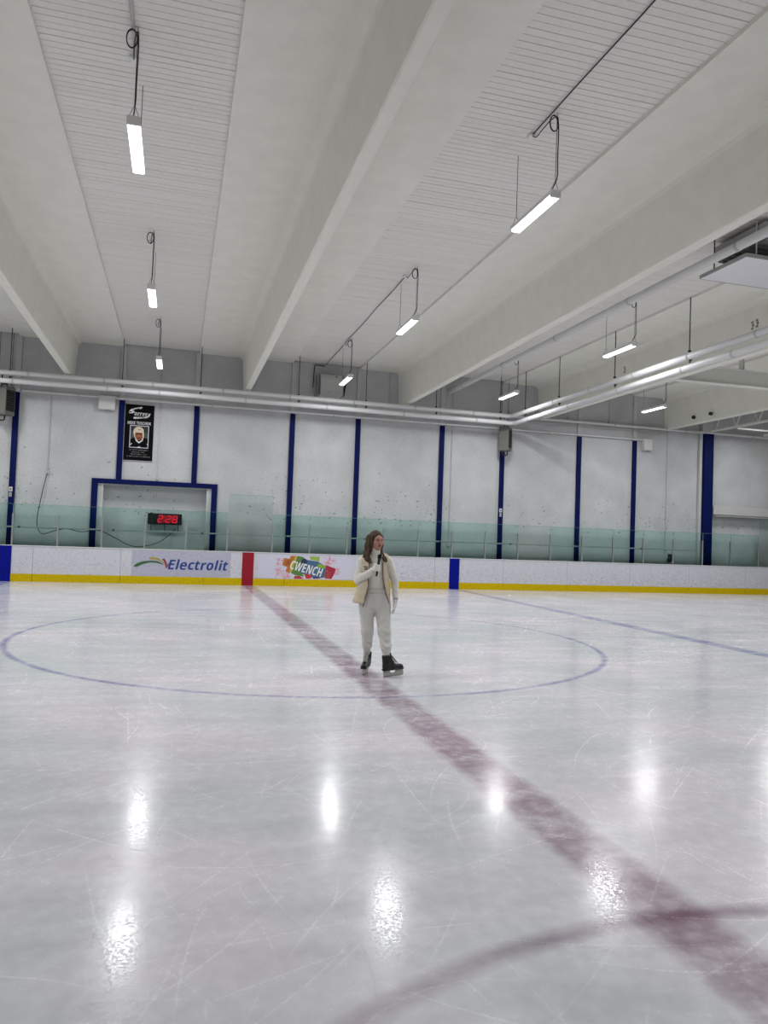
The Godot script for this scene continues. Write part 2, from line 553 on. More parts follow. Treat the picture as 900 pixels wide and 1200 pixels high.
# ------------------------------------------------------------------ ceiling
func build_ceiling() -> void:
	var concrete := grainy("painted_concrete", Color(0.872, 0.866, 0.825), Color(0.905, 0.90, 0.86), 0.012, 0.85, 0.0, 0.22, 3)
	# precast tees: a wide flange with a deep stem, from wall to wall
	var prof := PackedVector2Array([Vector2(-0.095, STEM_Y + 0.02), Vector2(-0.075, STEM_Y), Vector2(0.075, STEM_Y), Vector2(0.095, STEM_Y + 0.02), Vector2(0.15, 7.26), Vector2(0.175, 7.33), Vector2(0.23, 7.38), Vector2(0.31, FLANGE_Y), Vector2(1.52, FLANGE_Y), Vector2(1.52, 7.6), Vector2(-1.52, 7.6), Vector2(-1.52, FLANGE_Y), Vector2(-0.31, FLANGE_Y), Vector2(-0.23, 7.38), Vector2(-0.175, 7.33), Vector2(-0.15, 7.26)])
	for k in range(-2, 5):
		var st := mk()
		prism(st, prof, 26.6, Transform3D(Basis.IDENTITY, Vector3(strip_x(k) + BAY * 0.5, 0, WALL_Z)))
		var o := obj("ceiling_beam", st, concrete)
		tag(o, "white painted concrete tee beam running across the hall to the wall", "", "concrete tee beams", "structure")
	# plank strips between the flanges
	var tones := []
	for i in 4:
		tones.append(grainy("plank_paint_%d" % i, Color(0.865, 0.85, 0.825).lightened(i * 0.03), Color(0.895, 0.88, 0.857).lightened(i * 0.03), 0.02 + i * 0.006, 0.75, 0.0, 0.5, 40 + i))
	var groove := mat("groove_dark", Color(0.36, 0.35, 0.34), 0.9)
	var pitch := 0.118
	var meshes := []
	for i in 5:
		var g: float = [0.002, 0.003, 0.004, 0.006, 0.010][i]
		var w := pitch - g
		var st := mk()
		var pp := PackedVector2Array([Vector2(-w * 0.5, 0.008), Vector2(-w * 0.5 + 0.005, 0.0), Vector2(w * 0.5 - 0.005, 0.0), Vector2(w * 0.5, 0.008), Vector2(w * 0.5, 0.03), Vector2(-w * 0.5, 0.03)])
		prism(st, pp, BAY - 3.04, Transform3D(Basis(Vector3(0, 0, 1), Vector3(0, 1, 0), Vector3(-1, 0, 0)), Vector3((BAY - 3.04) * 0.5, 0, 0)))
		meshes.append(st.commit())
	for k in range(-2, 5):
		var x := strip_x(k)
		var back := mk()
		box(back, Vector3(x, DECK_Y + 0.07, 0.4), Vector3(BAY - 3.04, 0.08, 26.4))
		var deck := obj("ceiling", back, groove if k >= -1 and k <= 3 else tones[1])
		tag(deck, "white painted plank deck between two concrete tee beams", "", "plank strips of the ceiling", "structure")
		if k < -1 or k > 3: continue
		var z := WALL_Z + 0.1
		var limit: float = {-1: -2.0, 0: 9.0, 1: 10.0, 2: 8.0, 3: 0.0}[k]
		while z < limit:
			var i: int = [0, 0, 1, 0, 1, 2, 1, 0, 3, 1, 2, 4][rng.randi() % 12]
			var p := MeshInstance3D.new()
			p.name = "plank"
			p.mesh = meshes[i]
			p.material_override = tones[rng.randi() % 4]
			p.position = Vector3(x, DECK_Y + rng.randf_range(-0.003, 0.003), z)
			deck.add_child(p, true)
			z += pitch
		var rest := mk()
		box(rest, Vector3(x, DECK_Y + 0.02, (limit + 13.8) * 0.5), Vector3(BAY - 3.05, 0.03, 13.8 - limit))
		obj("deck_panel", rest, tones[1], deck)
	# flat ceiling past the last tee, with steel joists under it
	var st := mk()
	box(st, Vector3(26.5, 7.66, 0.4), Vector3(4.0, 0.1, 26.4))
	tag(obj("ceiling", st, tones[2]), "flat white roof deck past the last beam", "", "", "structure")
	st = mk()
	box(st, Vector3(6, 7.75, 0.4), Vector3(44.6, 0.12, 27.6))
	tag(obj("ceiling_roof", st, tones[2]), "roof deck closing the hall from above", "", "", "structure")
	var steel := mat("joist_white", Color(0.86, 0.86, 0.83), 0.6)
	for jx in [17.45, 19.9]:
		var t := thing("steel_joist", "white open web steel joist under the roof, " + ("meeting the broad blue column" if jx < 18 else "past the broad blue column"), "joist", Vector3(jx, 0, 0))
		for y in [6.24, 7.3]:
			st = mk()
			box(st, Vector3(-0.04, y, 0.5), Vector3(0.05, 0.07, 25.4), 0.004)
			box(st, Vector3(0.04, y, 0.5), Vector3(0.05, 0.07, 25.4), 0.004)
			obj("bottom_chord" if y < 7 else "top_chord", st, steel, t)
		var z := WALL_Z + 0.6
		var upw := true
		while z < -3.0:
			st = mk()
			tube(st, [Vector3(0, 6.26 if upw else 7.28, z), Vector3(0, 7.28 if upw else 6.26, z + 0.55)], 0.022, 6)
			obj("web_bar", st, steel, t)
			z += 0.55
			upw = not upw
	for c in [[18.6, -11.0]]:
		st = mk()
		box(st, Vector3(c[0], 6.2, c[1]), Vector3(2.0, 0.06, 0.05), 0.004)
		tag(obj("joist_brace", st, steel), "thin white steel brace between two roof joists", "brace")
	# steel beam spanning two stems
	var sb := thing("steel_beam", "white steel I-beam spanning between two concrete stems", "beam", Vector3(13.0, 6.2, -5.1))
	st = mk()
	box(st, Vector3(0, 0.02, 0), Vector3(5.0, 0.03, 0.2), 0.004)
	obj("lower_flange", st, steel, sb)
	st = mk()
	box(st, Vector3(0, 0.24, 0), Vector3(5.0, 0.42, 0.014))
	obj("web", st, steel, sb)
	st = mk()
	box(st, Vector3(0, 0.46, 0), Vector3(5.0, 0.03, 0.2), 0.004)
	obj("upper_flange", st, steel, sb)
	for x in [-0.35, 1.9]:
		st = mk()
		box(st, Vector3(x, 0.8, 0), Vector3(0.1, 0.66, 0.01))
		box(st, Vector3(x - 0.05, 0.8, 0), Vector3(0.012, 0.66, 0.1), 0.002)
		box(st, Vector3(x + 0.05, 0.8, 0), Vector3(0.012, 0.66, 0.1), 0.002)
		obj("stub_post", st, steel, sb)

# ------------------------------------------------------------------ boards
func speckled(called: String, base: Color, seed_: int, n_specks: int) -> StandardMaterial3D:
	if mats.has(called): return mats[called]
	var w := 640
	var h := 216
	var im := Image.create(w, h, false, Image.FORMAT_RGB8)
	im.fill(base)
	var n := FastNoiseLite.new()
	n.seed = seed_
	n.frequency = 0.03
	n.fractal_octaves = 4
	var R := RandomNumberGenerator.new()
	R.seed = seed_
	for y in h:
		for x in w:
			var v := n.get_noise_2d(x, y) * 0.035
			im.set_pixel(x, y, Color(base.r + v, base.g + v, base.b + v))
	for i in n_specks:
		# puck and stick marks
		var x := R.randf() * w
		var y := h * (1.0 - absf(R.randfn(0.0, 0.42)))
		if y < 0: y = R.randf() * h
		var d := R.randf_range(0.10, 0.6)
		var l := 3 + int(R.randf() * R.randf() * 8.0)
		var sl := R.randf_range(-0.8, 0.8)
		var thick := 2 + R.randi() % 3
		for s in l:
			for k in thick:
				var ix := clampi(int(x + s), 0, w - 1)
				var iy := clampi(int(y + s * sl) + k, 0, h - 1)
				im.set_pixel(ix, iy, im.get_pixel(ix, iy).lerp(Color(0.26, 0.26, 0.29), d))
	return printed(called, im, 0.4)

func build_boards() -> void:
	var t := thing("rink_boards", "white rink boards with yellow kick plate and green-tinted glass along the wall", "barrier", Vector3(0, 0, BOARD_Z))
	var variants := []
	for i in 3:
		variants.append(speckled("board_white_%d" % i, Color(0.80, 0.80, 0.83), 50 + i, [260, 500, 800][i]))
	var yellow := grainy("kick_plate_yellow", Color(0.74, 0.63, 0.0), Color(0.83, 0.73, 0.02), 0.03, 0.5, 0.0, 0.6, 9)
	yellow.metallic_specular = 0.25
	var cap := mat("board_cap", Color(0.80, 0.80, 0.80), 0.45)
	# joints measured along the boards
	var joints := [-16.0, -13.9, -11.35, -8.85, -6.33, -3.87, -1.4, 1.13, 3.68, 6.24, 8.77, 11.25, 13.82, 16.35, 18.88, 21.4, 23.9, 26.4]
	for i in joints.size() - 1:
		var x0: float = joints[i] + 0.004
		var x1: float = joints[i + 1] - 0.004
		var st := mk()
		box(st, Vector3((x0 + x1) * 0.5, 0.63, -0.02), Vector3(x1 - x0, 0.80, 0.04), 0.0)
		var m: Material = variants[0 if x1 < -3.5 else (2 if x0 > 3.6 else 0)]
		if x0 > 6.0 and x0 < 9.0: m = variants[1]
		obj("board_panel", st, m, t)
		st = mk()
		box(st, Vector3((x0 + x1) * 0.5, 0.115, -0.012), Vector3(x1 - x0, 0.23, 0.05), 0.004)
		obj("kick_plate", st, yellow, t)
		st = mk()
		box(st, Vector3((x0 + x1) * 0.5, 1.05, -0.045), Vector3(x1 - x0 + 0.004, 0.035, 0.12), 0.008)
		obj("cap_rail", st, cap, t)
	# steel frame behind the panels
	var st := mk()
	box(st, Vector3(5.2, 0.5, -0.08), Vector3(42.4, 0.08, 0.06))
	obj("back_rail", st, mat("frame_steel", Color(0.6, 0.6, 0.6), 0.5, 0.6), t)
	# painted line marks on the boards
	var red := mat("line_red", Color(0.58, 0.13, 0.18), 0.6, 0.0, 0.25)
	var bluem := mat("line_blue", Color(0.0, 0.06, 0.52), 0.6, 0.0, 0.25)
	for l in [[-0.04, red, "red"], [6.95, bluem, "blue"], [-7.09, bluem, "blue"]]:
		st = mk()
		box(st, Vector3(l[0], 0.525, 0.012), Vector3(0.36, 1.05, 0.008), 0.001)
		tag(obj("line_mark", st, l[1], t), "%s line mark on the boards" % l[2])
	# glass, each pane between two stanchions
	var glass := mat("tinted_glass", Color(0.86, 0.95, 0.93, 0.0), 0.0, 0.0, 0.4)
	glass.refraction_enabled = true
	glass.refraction_scale = 0.0
	var clear := mat("paler_glass", Color(0.92, 0.96, 0.945, 0.0), 0.0, 0.0, 0.4)
	clear.refraction_enabled = true
	clear.refraction_scale = 0.0
	var alu := mat("stanchion_aluminium", Color(0.55, 0.56, 0.56), 0.5, 0.1)
	var posts := [-13.1, -11.87, -10.63, -9.4, -8.17, -6.93, -5.69, -4.45, -3.21, -1.98, -0.72, 0.70, 1.92, 3.16, 4.41, 5.63, 6.85, 8.08, 9.32, 10.58, 11.85, 13.12, 14.38, 15.67, 16.95, 18.22, 19.5, 20.75, 22.0]
	for i in posts.size() - 1:
		var x0: float = posts[i] + 0.006
		var x1: float = posts[i + 1] - 0.006
		var top := 2.28
		var m: Material = glass
		if is_equal_approx(posts[i], -0.72): top = 2.87; m = clear
		if posts[i] >= 19.4: top = 2.93; m = clear
		if is_equal_approx(posts[i], 9.32): m = clear
		st = mk()
		# a sheet of its own thickness, closed by its four edges
		box(st, Vector3((x0 + x1) * 0.5, (1.06 + top) * 0.5, -0.036), Vector3(x1 - x0, top - 1.06, 0.012))
		obj("glass_pane", st, m, t)
		st = mk()
		box(st, Vector3((x0 + x1) * 0.5, top + 0.005, -0.036), Vector3(x1 - x0, 0.008, 0.012))
		obj("glass_edge", st, mat("glass_edge_green", Color(0.42, 0.58, 0.53), 0.2), t)
	for x in posts:
		st = mk()
		box(st, Vector3(x, 1.52, -0.055), Vector3(0.05, 0.96, 0.06), 0.006)
		obj("stanchion", st, alu, t)
		st = mk()
		box(st, Vector3(x, 2.1, -0.03), Vector3(0.010, 0.34, 0.012))
		obj("glass_joint", st, mat("joint_grey", Color(0.55, 0.62, 0.6), 0.3), t)
	ad_leaf(t)
	ad_splash(t)

func sheet(parent: Node, called: String, m: Material, x0: float, x1: float, y0: float, y1: float, z: float, label: String) -> MeshInstance3D:
	var st := mk()
	quad(st, Vector3(x0, y0, z), Vector3(x1, y0, z), Vector3(x1, y1, z), Vector3(x0, y1, z), Vector3.BACK)
	for e in [[Vector3(x0, y0, z), Vector3(x1, y0, z), Vector3.DOWN], [Vector3(x0, y1, z), Vector3(x1, y1, z), Vector3.UP], [Vector3(x0, y0, z), Vector3(x0, y1, z), Vector3.LEFT], [Vector3(x1, y0, z), Vector3(x1, y1, z), Vector3.RIGHT]]:
		var back := Vector3(0, 0, -0.004)
		var e0 := Vector2(0.01, 0.01)
		quad(st, e[0], e[1], e[1] + back, e[0] + back, e[2], [e0, e0, e0, e0])
	var o := obj(called, st, m, parent)
	tag(o, label)
	return o

func ad_leaf(t: Node3D) -> void:
	var m := speckled("advert_grey", Color(0.70, 0.70, 0.765), 61, 150)
	var s := sheet(t, "advertisement", m, -3.55, -0.58, 0.25, 1.01, 0.005, "pale grey advertisement with blue lettering and a leaf swoosh")
	var place := func(p: Vector2) -> Vector2: return Vector2(-3.55 + (p.x - 62.0) / 683.0 * 2.97, 1.01 - (p.y - 45.0) / 170.0 * 0.76)
	var shapes := [
		["swoosh_green", Color(0.22, 0.40, 0.24), [[76, 150], [100, 130], [140, 117], [190, 111], [235, 113], [268, 128], [282, 142], [262, 134], [225, 126], [185, 125], [140, 136], [105, 154], [84, 158]]],
		["swoosh_yellow", Color(0.66, 0.58, 0.26), [[174, 98], [180, 88], [205, 86], [235, 92], [262, 106], [280, 124], [288, 142], [270, 122], [245, 110], [215, 102], [190, 104]]],
		["swoosh_red", Color(0.55, 0.14, 0.20), [[266, 98], [282, 96], [292, 110], [300, 130], [299, 148], [292, 166], [290, 145], [284, 122]]],
		["swoosh_dark", Color(0.35, 0.12, 0.22), [[296, 162], [302, 142], [312, 124], [314, 134], [308, 150]]],
	]
	for sh in shapes:
		var poly := PackedVector2Array()
		for p in sh[2]: poly.append(place.call(Vector2(p[0], p[1])))
		var st := mk()
		prism(st, poly, 0.003, Transform3D(Basis.IDENTITY, Vector3(0, 0, 0.0055)))
		obj("leaf_swoosh", st, mat(sh[0], sh[1], 0.5), s)
	lettering("Electrolit", mat("letter_blue", Color(0.10, 0.22, 0.52), 0.5), s, Vector3(-1.56, 0.615, 0.008), 1.78, 0.325, 0.22)

func ad_splash(t: Node3D) -> void:
	var w := 720
	var h := 180
	var im := Image.create(w, h, false, Image.FORMAT_RGB8)
	im.fill(Color(0.80, 0.80, 0.86))
	var R := RandomNumberGenerator.new()
	R.seed = 4
	for i in 700:
		var x := R.randi() % w
		var y := R.randi() % h
		im.set_pixel(x, y, im.get_pixel(x, y).lerp(Color(0.3, 0.3, 0.36), R.randf_range(0.05, 0.3)))
	# the print is laid out in ninths of the photograph's pixels
	var k := w / (110.5 * 9.0)
	var P := func(a: Array) -> PackedVector2Array:
		var out := PackedVector2Array()
		for p in a: out.append(Vector2((p[0] + 63.0) * k, (p[1] - 72.0 - (p[0] - 300.0) * 0.026) * (h / 278.0)))
		return out
	for c in [[150, 265, 75], [690, 150, 80], [165, 160, 40], [230, 320, 50], [760, 270, 40]]:
		for i in 26:
			var a := R.randf() * TAU
			var r0 := R.randf_range(5, 30)
			var r1 := r0 + R.randf_range(10, float(c[2]))
			var d := Vector2(cos(a), sin(a))
			var p0 := Vector2(c[0], c[1]) + d * r0
			var p1 := Vector2(c[0], c[1]) + d * r1
			var s := d.orthogonal() * R.randf_range(1.5, 6.0)
			paint_poly(im, P.call([[p0.x - s.x, p0.y - s.y], [p0.x + s.x, p0.y + s.y], [p1.x, p1.y]]), Color(0.80, 0.42, 0.48).lerp(Color(0.86, 0.66, 0.70), R.randf()))
			if R.randf() < 0.6:
				paint_poly(im, P.call(Array(oval(p1, Vector2(4, 4), 8)).map(func(v): return [v.x, v.y])), Color(0.80, 0.48, 0.54))
	paint_poly(im, P.call([[205, 112], [262, 120], [272, 84], [335, 86], [300, 200], [262, 290], [222, 262], [238, 216], [186, 194]]), Color(0.72, 0.42, 0.16))
	paint_poly(im, P.call([[228, 130], [280, 130], [262, 200], [215, 190]]), Color(0.62, 0.33, 0.10))
	paint_poly(im, P.call([[322, 84], [365, 90], [296, 288], [258, 272]]), Color(0.72, 0.66, 0.22))
	paint_poly(im, P.call([[345, 86], [400, 98], [440, 130], [380, 250], [420, 330], [330, 312], [284, 288]]), Color(0.32, 0.50, 0.25))
	paint_poly(im, P.call([[430, 130], [560, 150], [650, 210], [668, 330], [570, 352], [430, 310], [350, 262], [390, 170]]), Color(0.26, 0.40, 0.52))
	paint_poly(im, P.call([[470, 92], [578, 94], [574, 150], [520, 136], [482, 128]]), Color(0.58, 0.68, 0.26))
	paint_poly(im, P.call([[545, 215], [570, 176], [640, 196], [646, 232], [600, 226]]), Color(0.52, 0.66, 0.22))
	paint_poly(im, P.call([[645, 192], [756, 236], [742, 290], [712, 358], [650, 352], [690, 280], [650, 250]]), Color(0.64, 0.12, 0.22))
	paint_poly(im, P.call([[640, 260], [700, 270], [690, 352], [640, 352]]), Color(0.66, 0.22, 0.24))
	paint_poly(im, P.call([[318, 320], [370, 318], [420, 352], [312, 352]]), Color(0.70, 0.20, 0.22))
	paint_poly(im, P.call([[420, 292], [470, 300], [512, 330], [480, 352], [440, 350]]), Color(0.72, 0.20, 0.18))
	paint_poly(im, P.call([[510, 330], [580, 330], [575, 352], [512, 352]]), Color(0.30, 0.24, 0.48))
	paint_poly(im, P.call(Array(oval(Vector2(415, 150), Vector2(33, 30))).map(func(v): return [v.x, v.y])), Color(0.13, 0.16, 0.33))
	var s := sheet(t, "advertisement", printed("splash_print", im, 0.45), 0.28, 3.36, 0.25, 1.02, 0.005, "white advertisement with a bright fruit splash and white lettering")
	lettering("CWENCH", mat("letter_white", Color(0.90, 0.90, 0.90), 0.5), s, Vector3(1.84, 0.58, 0.008), 1.06, 0.29, 0.10, -0.235)

# ------------------------------------------------------------------ lamps
func build_lamps() -> void:
	var grey := mat("lamp_housing", Color(0.88, 0.88, 0.87), 0.5)
	var glow := mat("lamp_diffuser", Color(0.95, 0.96, 1.0), 0.5)
	glow.emission_enabled = true
	glow.emission = Color(0.97, 0.98, 1.0)
	glow.emission_energy_multiplier = 5.0
	var wire := mat("hanger_wire", Color(0.34, 0.34, 0.34), 0.45, 0.5)
	var black := mat("black_cable", Color(0.05, 0.05, 0.055), 0.6)
	var proto: Node3D = null
	var over := {0: "over the alcove", 1: "over the fan box", 2: "over the corner heater", 3: "near the steel I-beam"}
	var rank := {2.66: "third from the far wall", -3.42: "second from the far wall", -9.62: "next to the far wall", 8.75: "in the unseen near row"}
	for k in [0, 1, 2, 3, -1, -2, 4]:
		for zc in [2.66, -3.42, -9.62, 8.75]:
			if zc > 8.0 and posmod(k, 2) == 0: continue   # unseen row, thinned to every other strip to set the brightness here
			var at := Vector3(strip_x(k) + (0.03 if k == 1 else 0.0), 6.3, zc)
			var label: String = "white strip light hanging %s, %s" % [over.get(k, ""), rank[zc]] if over.has(k) else "white hanging strip light in a plank strip towards an end of the hall"
			if proto:
				var c: Node3D = proto.duplicate()
				c.name = numbered("strip_light")
				c.set_meta("label", label)
				add_child(c)
				c.position = at
				continue
			proto = thing("strip_light", label, "light", at, 0.0, "strip lights under the ceiling")
			var st := mk()
			prism(st, PackedVector2Array([Vector2(-0.076, 0.03), Vector2(0.076, 0.03), Vector2(0.076, 0.06), Vector2(0.058, 0.105), Vector2(-0.058, 0.105), Vector2(-0.076, 0.06)]), 1.24, Transform3D(Basis.IDENTITY, Vector3(0, 0, -0.62)))
			obj("housing", st, grey, proto)
			st = mk()
			prism(st, PackedVector2Array([Vector2(-0.070, 0.03), Vector2(-0.072, 0.012), Vector2(-0.052, 0.0), Vector2(0.052, 0.0), Vector2(0.072, 0.012), Vector2(0.070, 0.03)]), 1.2, Transform3D(Basis.IDENTITY, Vector3(0, 0, -0.6)))
			obj("diffuser", st, glow, proto)
			for s in [-1.0, 1.0]:
				st = mk()
				box(st, Vector3(0, 0.052, s * 0.612), Vector3(0.158, 0.112, 0.022), 0.008)
				obj("end_cap", st, grey, proto)
				# a wire bridle, then one wire to the deck
				st = mk()
				tube(st, [Vector3(-0.06, 0.1, s * 0.58), Vector3(0, 0.24, s * 0.6)], 0.0035, 5)
				tube(st, [Vector3(0.06, 0.1, s * 0.58), Vector3(0, 0.24, s * 0.6)], 0.0035, 5)
				tube(st, [Vector3(0, 0.24, s * 0.6), Vector3(0, DECK_Y - 6.3 + 0.02, s * 0.6)], 0.005, 5)
				obj("hanger", st, wire, proto)
			# supply cable: down the near wire, with a coil tied up at the deck
			st = mk()
			var up := DECK_Y - 6.3
			var path := bent([Vector3(-0.08, up - 0.02, 0.02), Vector3(-0.07, up - 0.10, 0.12), Vector3(-0.06, up - 0.08, 0.28), Vector3(-0.03, up - 0.04, 0.5), Vector3(0.0, up - 0.05, 0.6), Vector3(0.015, up - 0.25, 0.62), Vector3(0.012, up - 0.6, 0.62), Vector3(0.01, 0.25, 0.62), Vector3(-0.02, 0.105, 0.5)], 26)
			tube(st, path, 0.0075, 6)
			obj("supply_cable", st, black, proto)
			st = mk()
			var loop := []
			for i in 33:
				var a := TAU * i / 16.0
				loop.append(Vector3(-0.06 + cos(a) * 0.06, up - 0.17 + sin(a) * 0.11, 0.62 + 0.012 * i / 16.0))
			tube(st, loop, 0.007, 5)
			obj("cable_coil", st, black, proto)
			st = mk()
			box(st, Vector3(-0.08, up - 0.02, 0.0), Vector3(0.10, 0.05, 0.12), 0.01)
			obj("junction_box", st, grey, proto)
			var al := AreaLight3D.new()
			al.name = "lamp_light"
			al.area_size = Vector2(0.10, 1.18)
			al.light_energy = 9.9
			al.light_color = Color(0.985, 0.99, 1.0)
			al.shadow_enabled = true
			al.area_range = 60.0
			al.area_attenuation = 2.0
			al.rotation.x = -PI / 2
			al.position = Vector3(0, -0.004, 0)
			proto.add_child(al)
	# supply cables running along the plank strips
	for c in [[0, 13.0, 2.72, "light grey conduit along the plank strip above the framed alcove"], [1, 13.0, 2.72, "black supply cable along the planks to a strip light, starting behind the ice"], [1, -3.5, WALL_Z + 0.06, "black supply cable along the planks to the wall above the grey fan box"], [2, -3.5, WALL_Z + 0.06, "black supply cable along the planks beside the long white duct pipe"]]:
		var st := mk()
		var x := strip_x(c[0]) - 0.05
		var pts := []
		for i in 9:
			pts.append(Vector3(x + 0.012 * sin(i * 2.3), DECK_Y - 0.025, lerpf(c[1], c[2], i / 8.0)))
		tube(st, pts, 0.009 if c[0] > 0 else 0.02, 6)
		tag(obj("supply_conduit", st, mat("grey_conduit", Color(0.72, 0.72, 0.71), 0.5) if c[0] == 0 else black), c[3], "cable")

# ------------------------------------------------------------------ pipes
func pipe_thing(called: String, label: String, pts: Array, r: float, m: Material, cm: Material, every: float, group := "") -> Node3D:
	var t := thing(called, label, "pipe", Vector3.ZERO, 0.0, group)
	var st := mk()
	tube(st, pts, r, 16)
	obj("tube", st, m, t)
	for i in pts.size() - 1:
		var a: Vector3 = pts[i]
		var b: Vector3 = pts[i + 1]
		var d := (b - a).normalized()
		var s := every * 0.4
		while s < a.distance_to(b):
			st = mk()
			tube(st, [a + d * (s - 0.03), a + d * (s + 0.03)], r + 0.008, 16)
			obj("coupling", st, cm, t)
			s += every
	return t

func build_pipes() -> void:
	var white := mat("pipe_white", Color(0.80, 0.80, 0.80), 0.48)
	var band := mat("pipe_band", Color(0.70, 0.70, 0.69), 0.45)
	var rodm := mat("rod_dark", Color(0.16, 0.155, 0.15), 0.6, 0.4)
	var zc := -11.65
	var xc := 8.78
	# two insulated pipes along the wall that turn and run back over the ice
	pipe_thing("heating_pipe", "thick white pipe under the beams, upper of two, turning out over the ice", [Vector3(-15.9, 6.05, zc), Vector3(-4.0, 6.10, zc), Vector3(xc - 0.12, 6.05, zc), Vector3(xc, 6.05, zc + 0.12), Vector3(xc, 6.02, 13.8)], 0.075, white, band, 2.1)
	pipe_thing("heating_pipe", "thick white pipe under the beams, lower of two, turning out over the ice", [Vector3(-15.9, 5.80, zc + 0.05), Vector3(-4.0, 5.85, zc + 0.05), Vector3(xc - 0.08, 5.80, zc + 0.05), Vector3(xc + 0.08, 5.80, zc + 0.2), Vector3(xc + 0.08, 5.82, -2.0), Vector3(xc + 0.08, 5.78, 13.8)], 0.075, white, band, 2.6)
	pipe_thing("heating_pipe", "slim white pipe running between the two thick pipes by the wall", [Vector3(-15.9, 5.92, zc - 0.28), Vector3(8.7, 5.95, zc - 0.28)], 0.035, white, band, 3.0)
	# rods and clamps
	var spots := []
	for x in [-7.15, -4.05, -1.75, 1.32, 3.55, 6.0, 8.35]: spots.append([Vector3(x, FLANGE_Y, zc), true])
	for z in [-10.6, -8.3, -5.28, -2.26, 0.8, 3.8]: spots.append([Vector3(xc, FLANGE_Y, z), false])
	var beside := ["by the heater with the slack cord", "above the black banner", "one pilaster past the banner", "above the splash advertisement", "next to the fan box", "above the blue line mark", "by the corner heater", "over the ice, first from the corner", "over the ice, second from the corner", "over the ice, third from the corner", "over the ice, fourth from the corner", "over the ice, fifth from the corner", "over the ice, sixth from the corner"]
	for s in spots:
		var t := thing("pipe_hanger", "dark rod holding the two thick pipes " + beside[spots.find(s)], "hanger", s[0], 0.0, "pipe hangers " + ("by the wall" if s[1] else "over the ice"))
		var low := 6.16 - FLANGE_Y
		if not (s[1] and s[0].x > 1.2 and s[0].x < 3.6) and s[1]: pass
		var st := mk()
		tube(st, [Vector3(0, 0.0, 0), Vector3(0, low, 0)], 0.012, 6)
		obj("rod", st, rodm, t)
		st = mk()
		box(st, Vector3(0, low, 0), Vector3(0.06, 0.04, 0.06), 0.008)
		obj("upper_clamp", st, rodm, t)
		st = mk()
		box(st, Vector3(0.0, 5.94 - FLANGE_Y, 0.02), Vector3(0.035, 0.10, 0.035), 0.004)
		box(st, Vector3(0.03, 5.955 - FLANGE_Y, 0.02), Vector3(0.05, 0.03, 0.03), 0.004, Basis(Vector3(0, 0, 1), 0.6))
		obj("lower_clamp", st, rodm, t)
	# thin pipe on the wall at the top of the blue paint
	pipe_thing("wall_pipe", "thin white pipe on the wall above the blue pilasters", [Vector3(-6.95, 5.72, WALL_Z + 0.12), Vector3(14.6, 5.73, WALL_Z + 0.12)], 0.028, white, band, 4.0)
	pipe_thing("wall_pipe", "white pipe on the wall running on past the corner of the thick pipes", [Vector3(9.0, 6.2, WALL_Z + 0.16), Vector3(26.0, 6.2, WALL_Z + 0.16)], 0.05, white, band, 3.1)
	pipe_thing("wall_pipe", "thin grey pipe on the wall just below a white pipe", [Vector3(9.0, 6.06, WALL_Z + 0.14), Vector3(15.6, 6.06, WALL_Z + 0.14)], 0.022, mat("pipe_grey", Color(0.62, 0.62, 0.61), 0.4), band, 2.3)
	# duct pipe below the plank strip beside the stem
	pipe_thing("duct_pipe", "long white duct pipe below the planks beside a concrete stem", [Vector3(6.82, 6.9, WALL_Z + 0.05), Vector3(6.82, 6.9, 13.8)], 0.082, white, band, 3.2)
	# conduits down the wall
	var thin := mat("thin_conduit", Color(0.72, 0.72, 0.71), 0.5)
	for c in [[-6.15, 5.9, 3.3, "with the slack cord below"], [-2.95, 7.4, 3.3, "above the middle of the alcove"], [6.95, 7.4, 1.5, "over the blue line mark"], [15.75, 7.4, 1.6, "next to the broad blue column"], [11.5, 7.4, 6.3, "above the pipes, near the corner heater"], [13.2, 7.4, 6.3, "above the pipes beside a concrete stem"], [4.6, 7.4, 6.2, "above the pipes near the fan box"]]:
		var st := mk()
		tube(st, [Vector3(c[0], c[1], WALL_Z + 0.02), Vector3(c[0], c[2], WALL_Z + 0.02)], 0.011, 6)
		var t := thing("wall_conduit", "thin grey conduit on the white wall " + c[3], "conduit")
		obj("conduit_run", st, thin, t)
		st = mk()
		box(st, Vector3(c[0], c[2], WALL_Z + 0.03), Vector3(0.09, 0.11, 0.06), 0.01)
		obj("outlet_box", st, mat("outlet_grey", Color(0.7, 0.7, 0.7), 0.5), t)
	# rail behind the glass
	var t := pipe_thing("wall_rail", "grey pipe rail along the wall behind the glass", [Vector3(-15.9, 1.6, -12.34), Vector3(16.85, 1.62, -12.34)], 0.024, mat("rail_grey", Color(0.70, 0.71, 0.71), 0.5), mat("rail_dark", Color(0.36, 0.38, 0.38), 0.5), 2.67)
	# slack cable hanging from the rail and up to the clock
	var st := mk()
	tube(st, bent([Vector3(-6.15, 3.3, -12.55), Vector3(-6.3, 2.4, -12.5), Vector3(-6.35, 1.75, -12.42), Vector3(-6.2, 1.42, -12.38), Vector3(-5.85, 1.52, -12.38), Vector3(-5.5, 1.6, -12.36), Vector3(-5.1, 1.52, -12.36), Vector3(-4.6, 1.58, -12.36), Vector3(-4.2, 1.42, -12.4), Vector3(-3.7, 1.16, -12.5), Vector3(-3.3, 1.12, -12.6), Vector3(-2.75, 1.3, -12.75), Vector3(-2.3, 1.72, -12.9)], 60), 0.012, 6)
	tag(obj("power_cord", st, mat("black_cable", Color.BLACK)), "black cord looping along the rail and up to the clock", "cord")

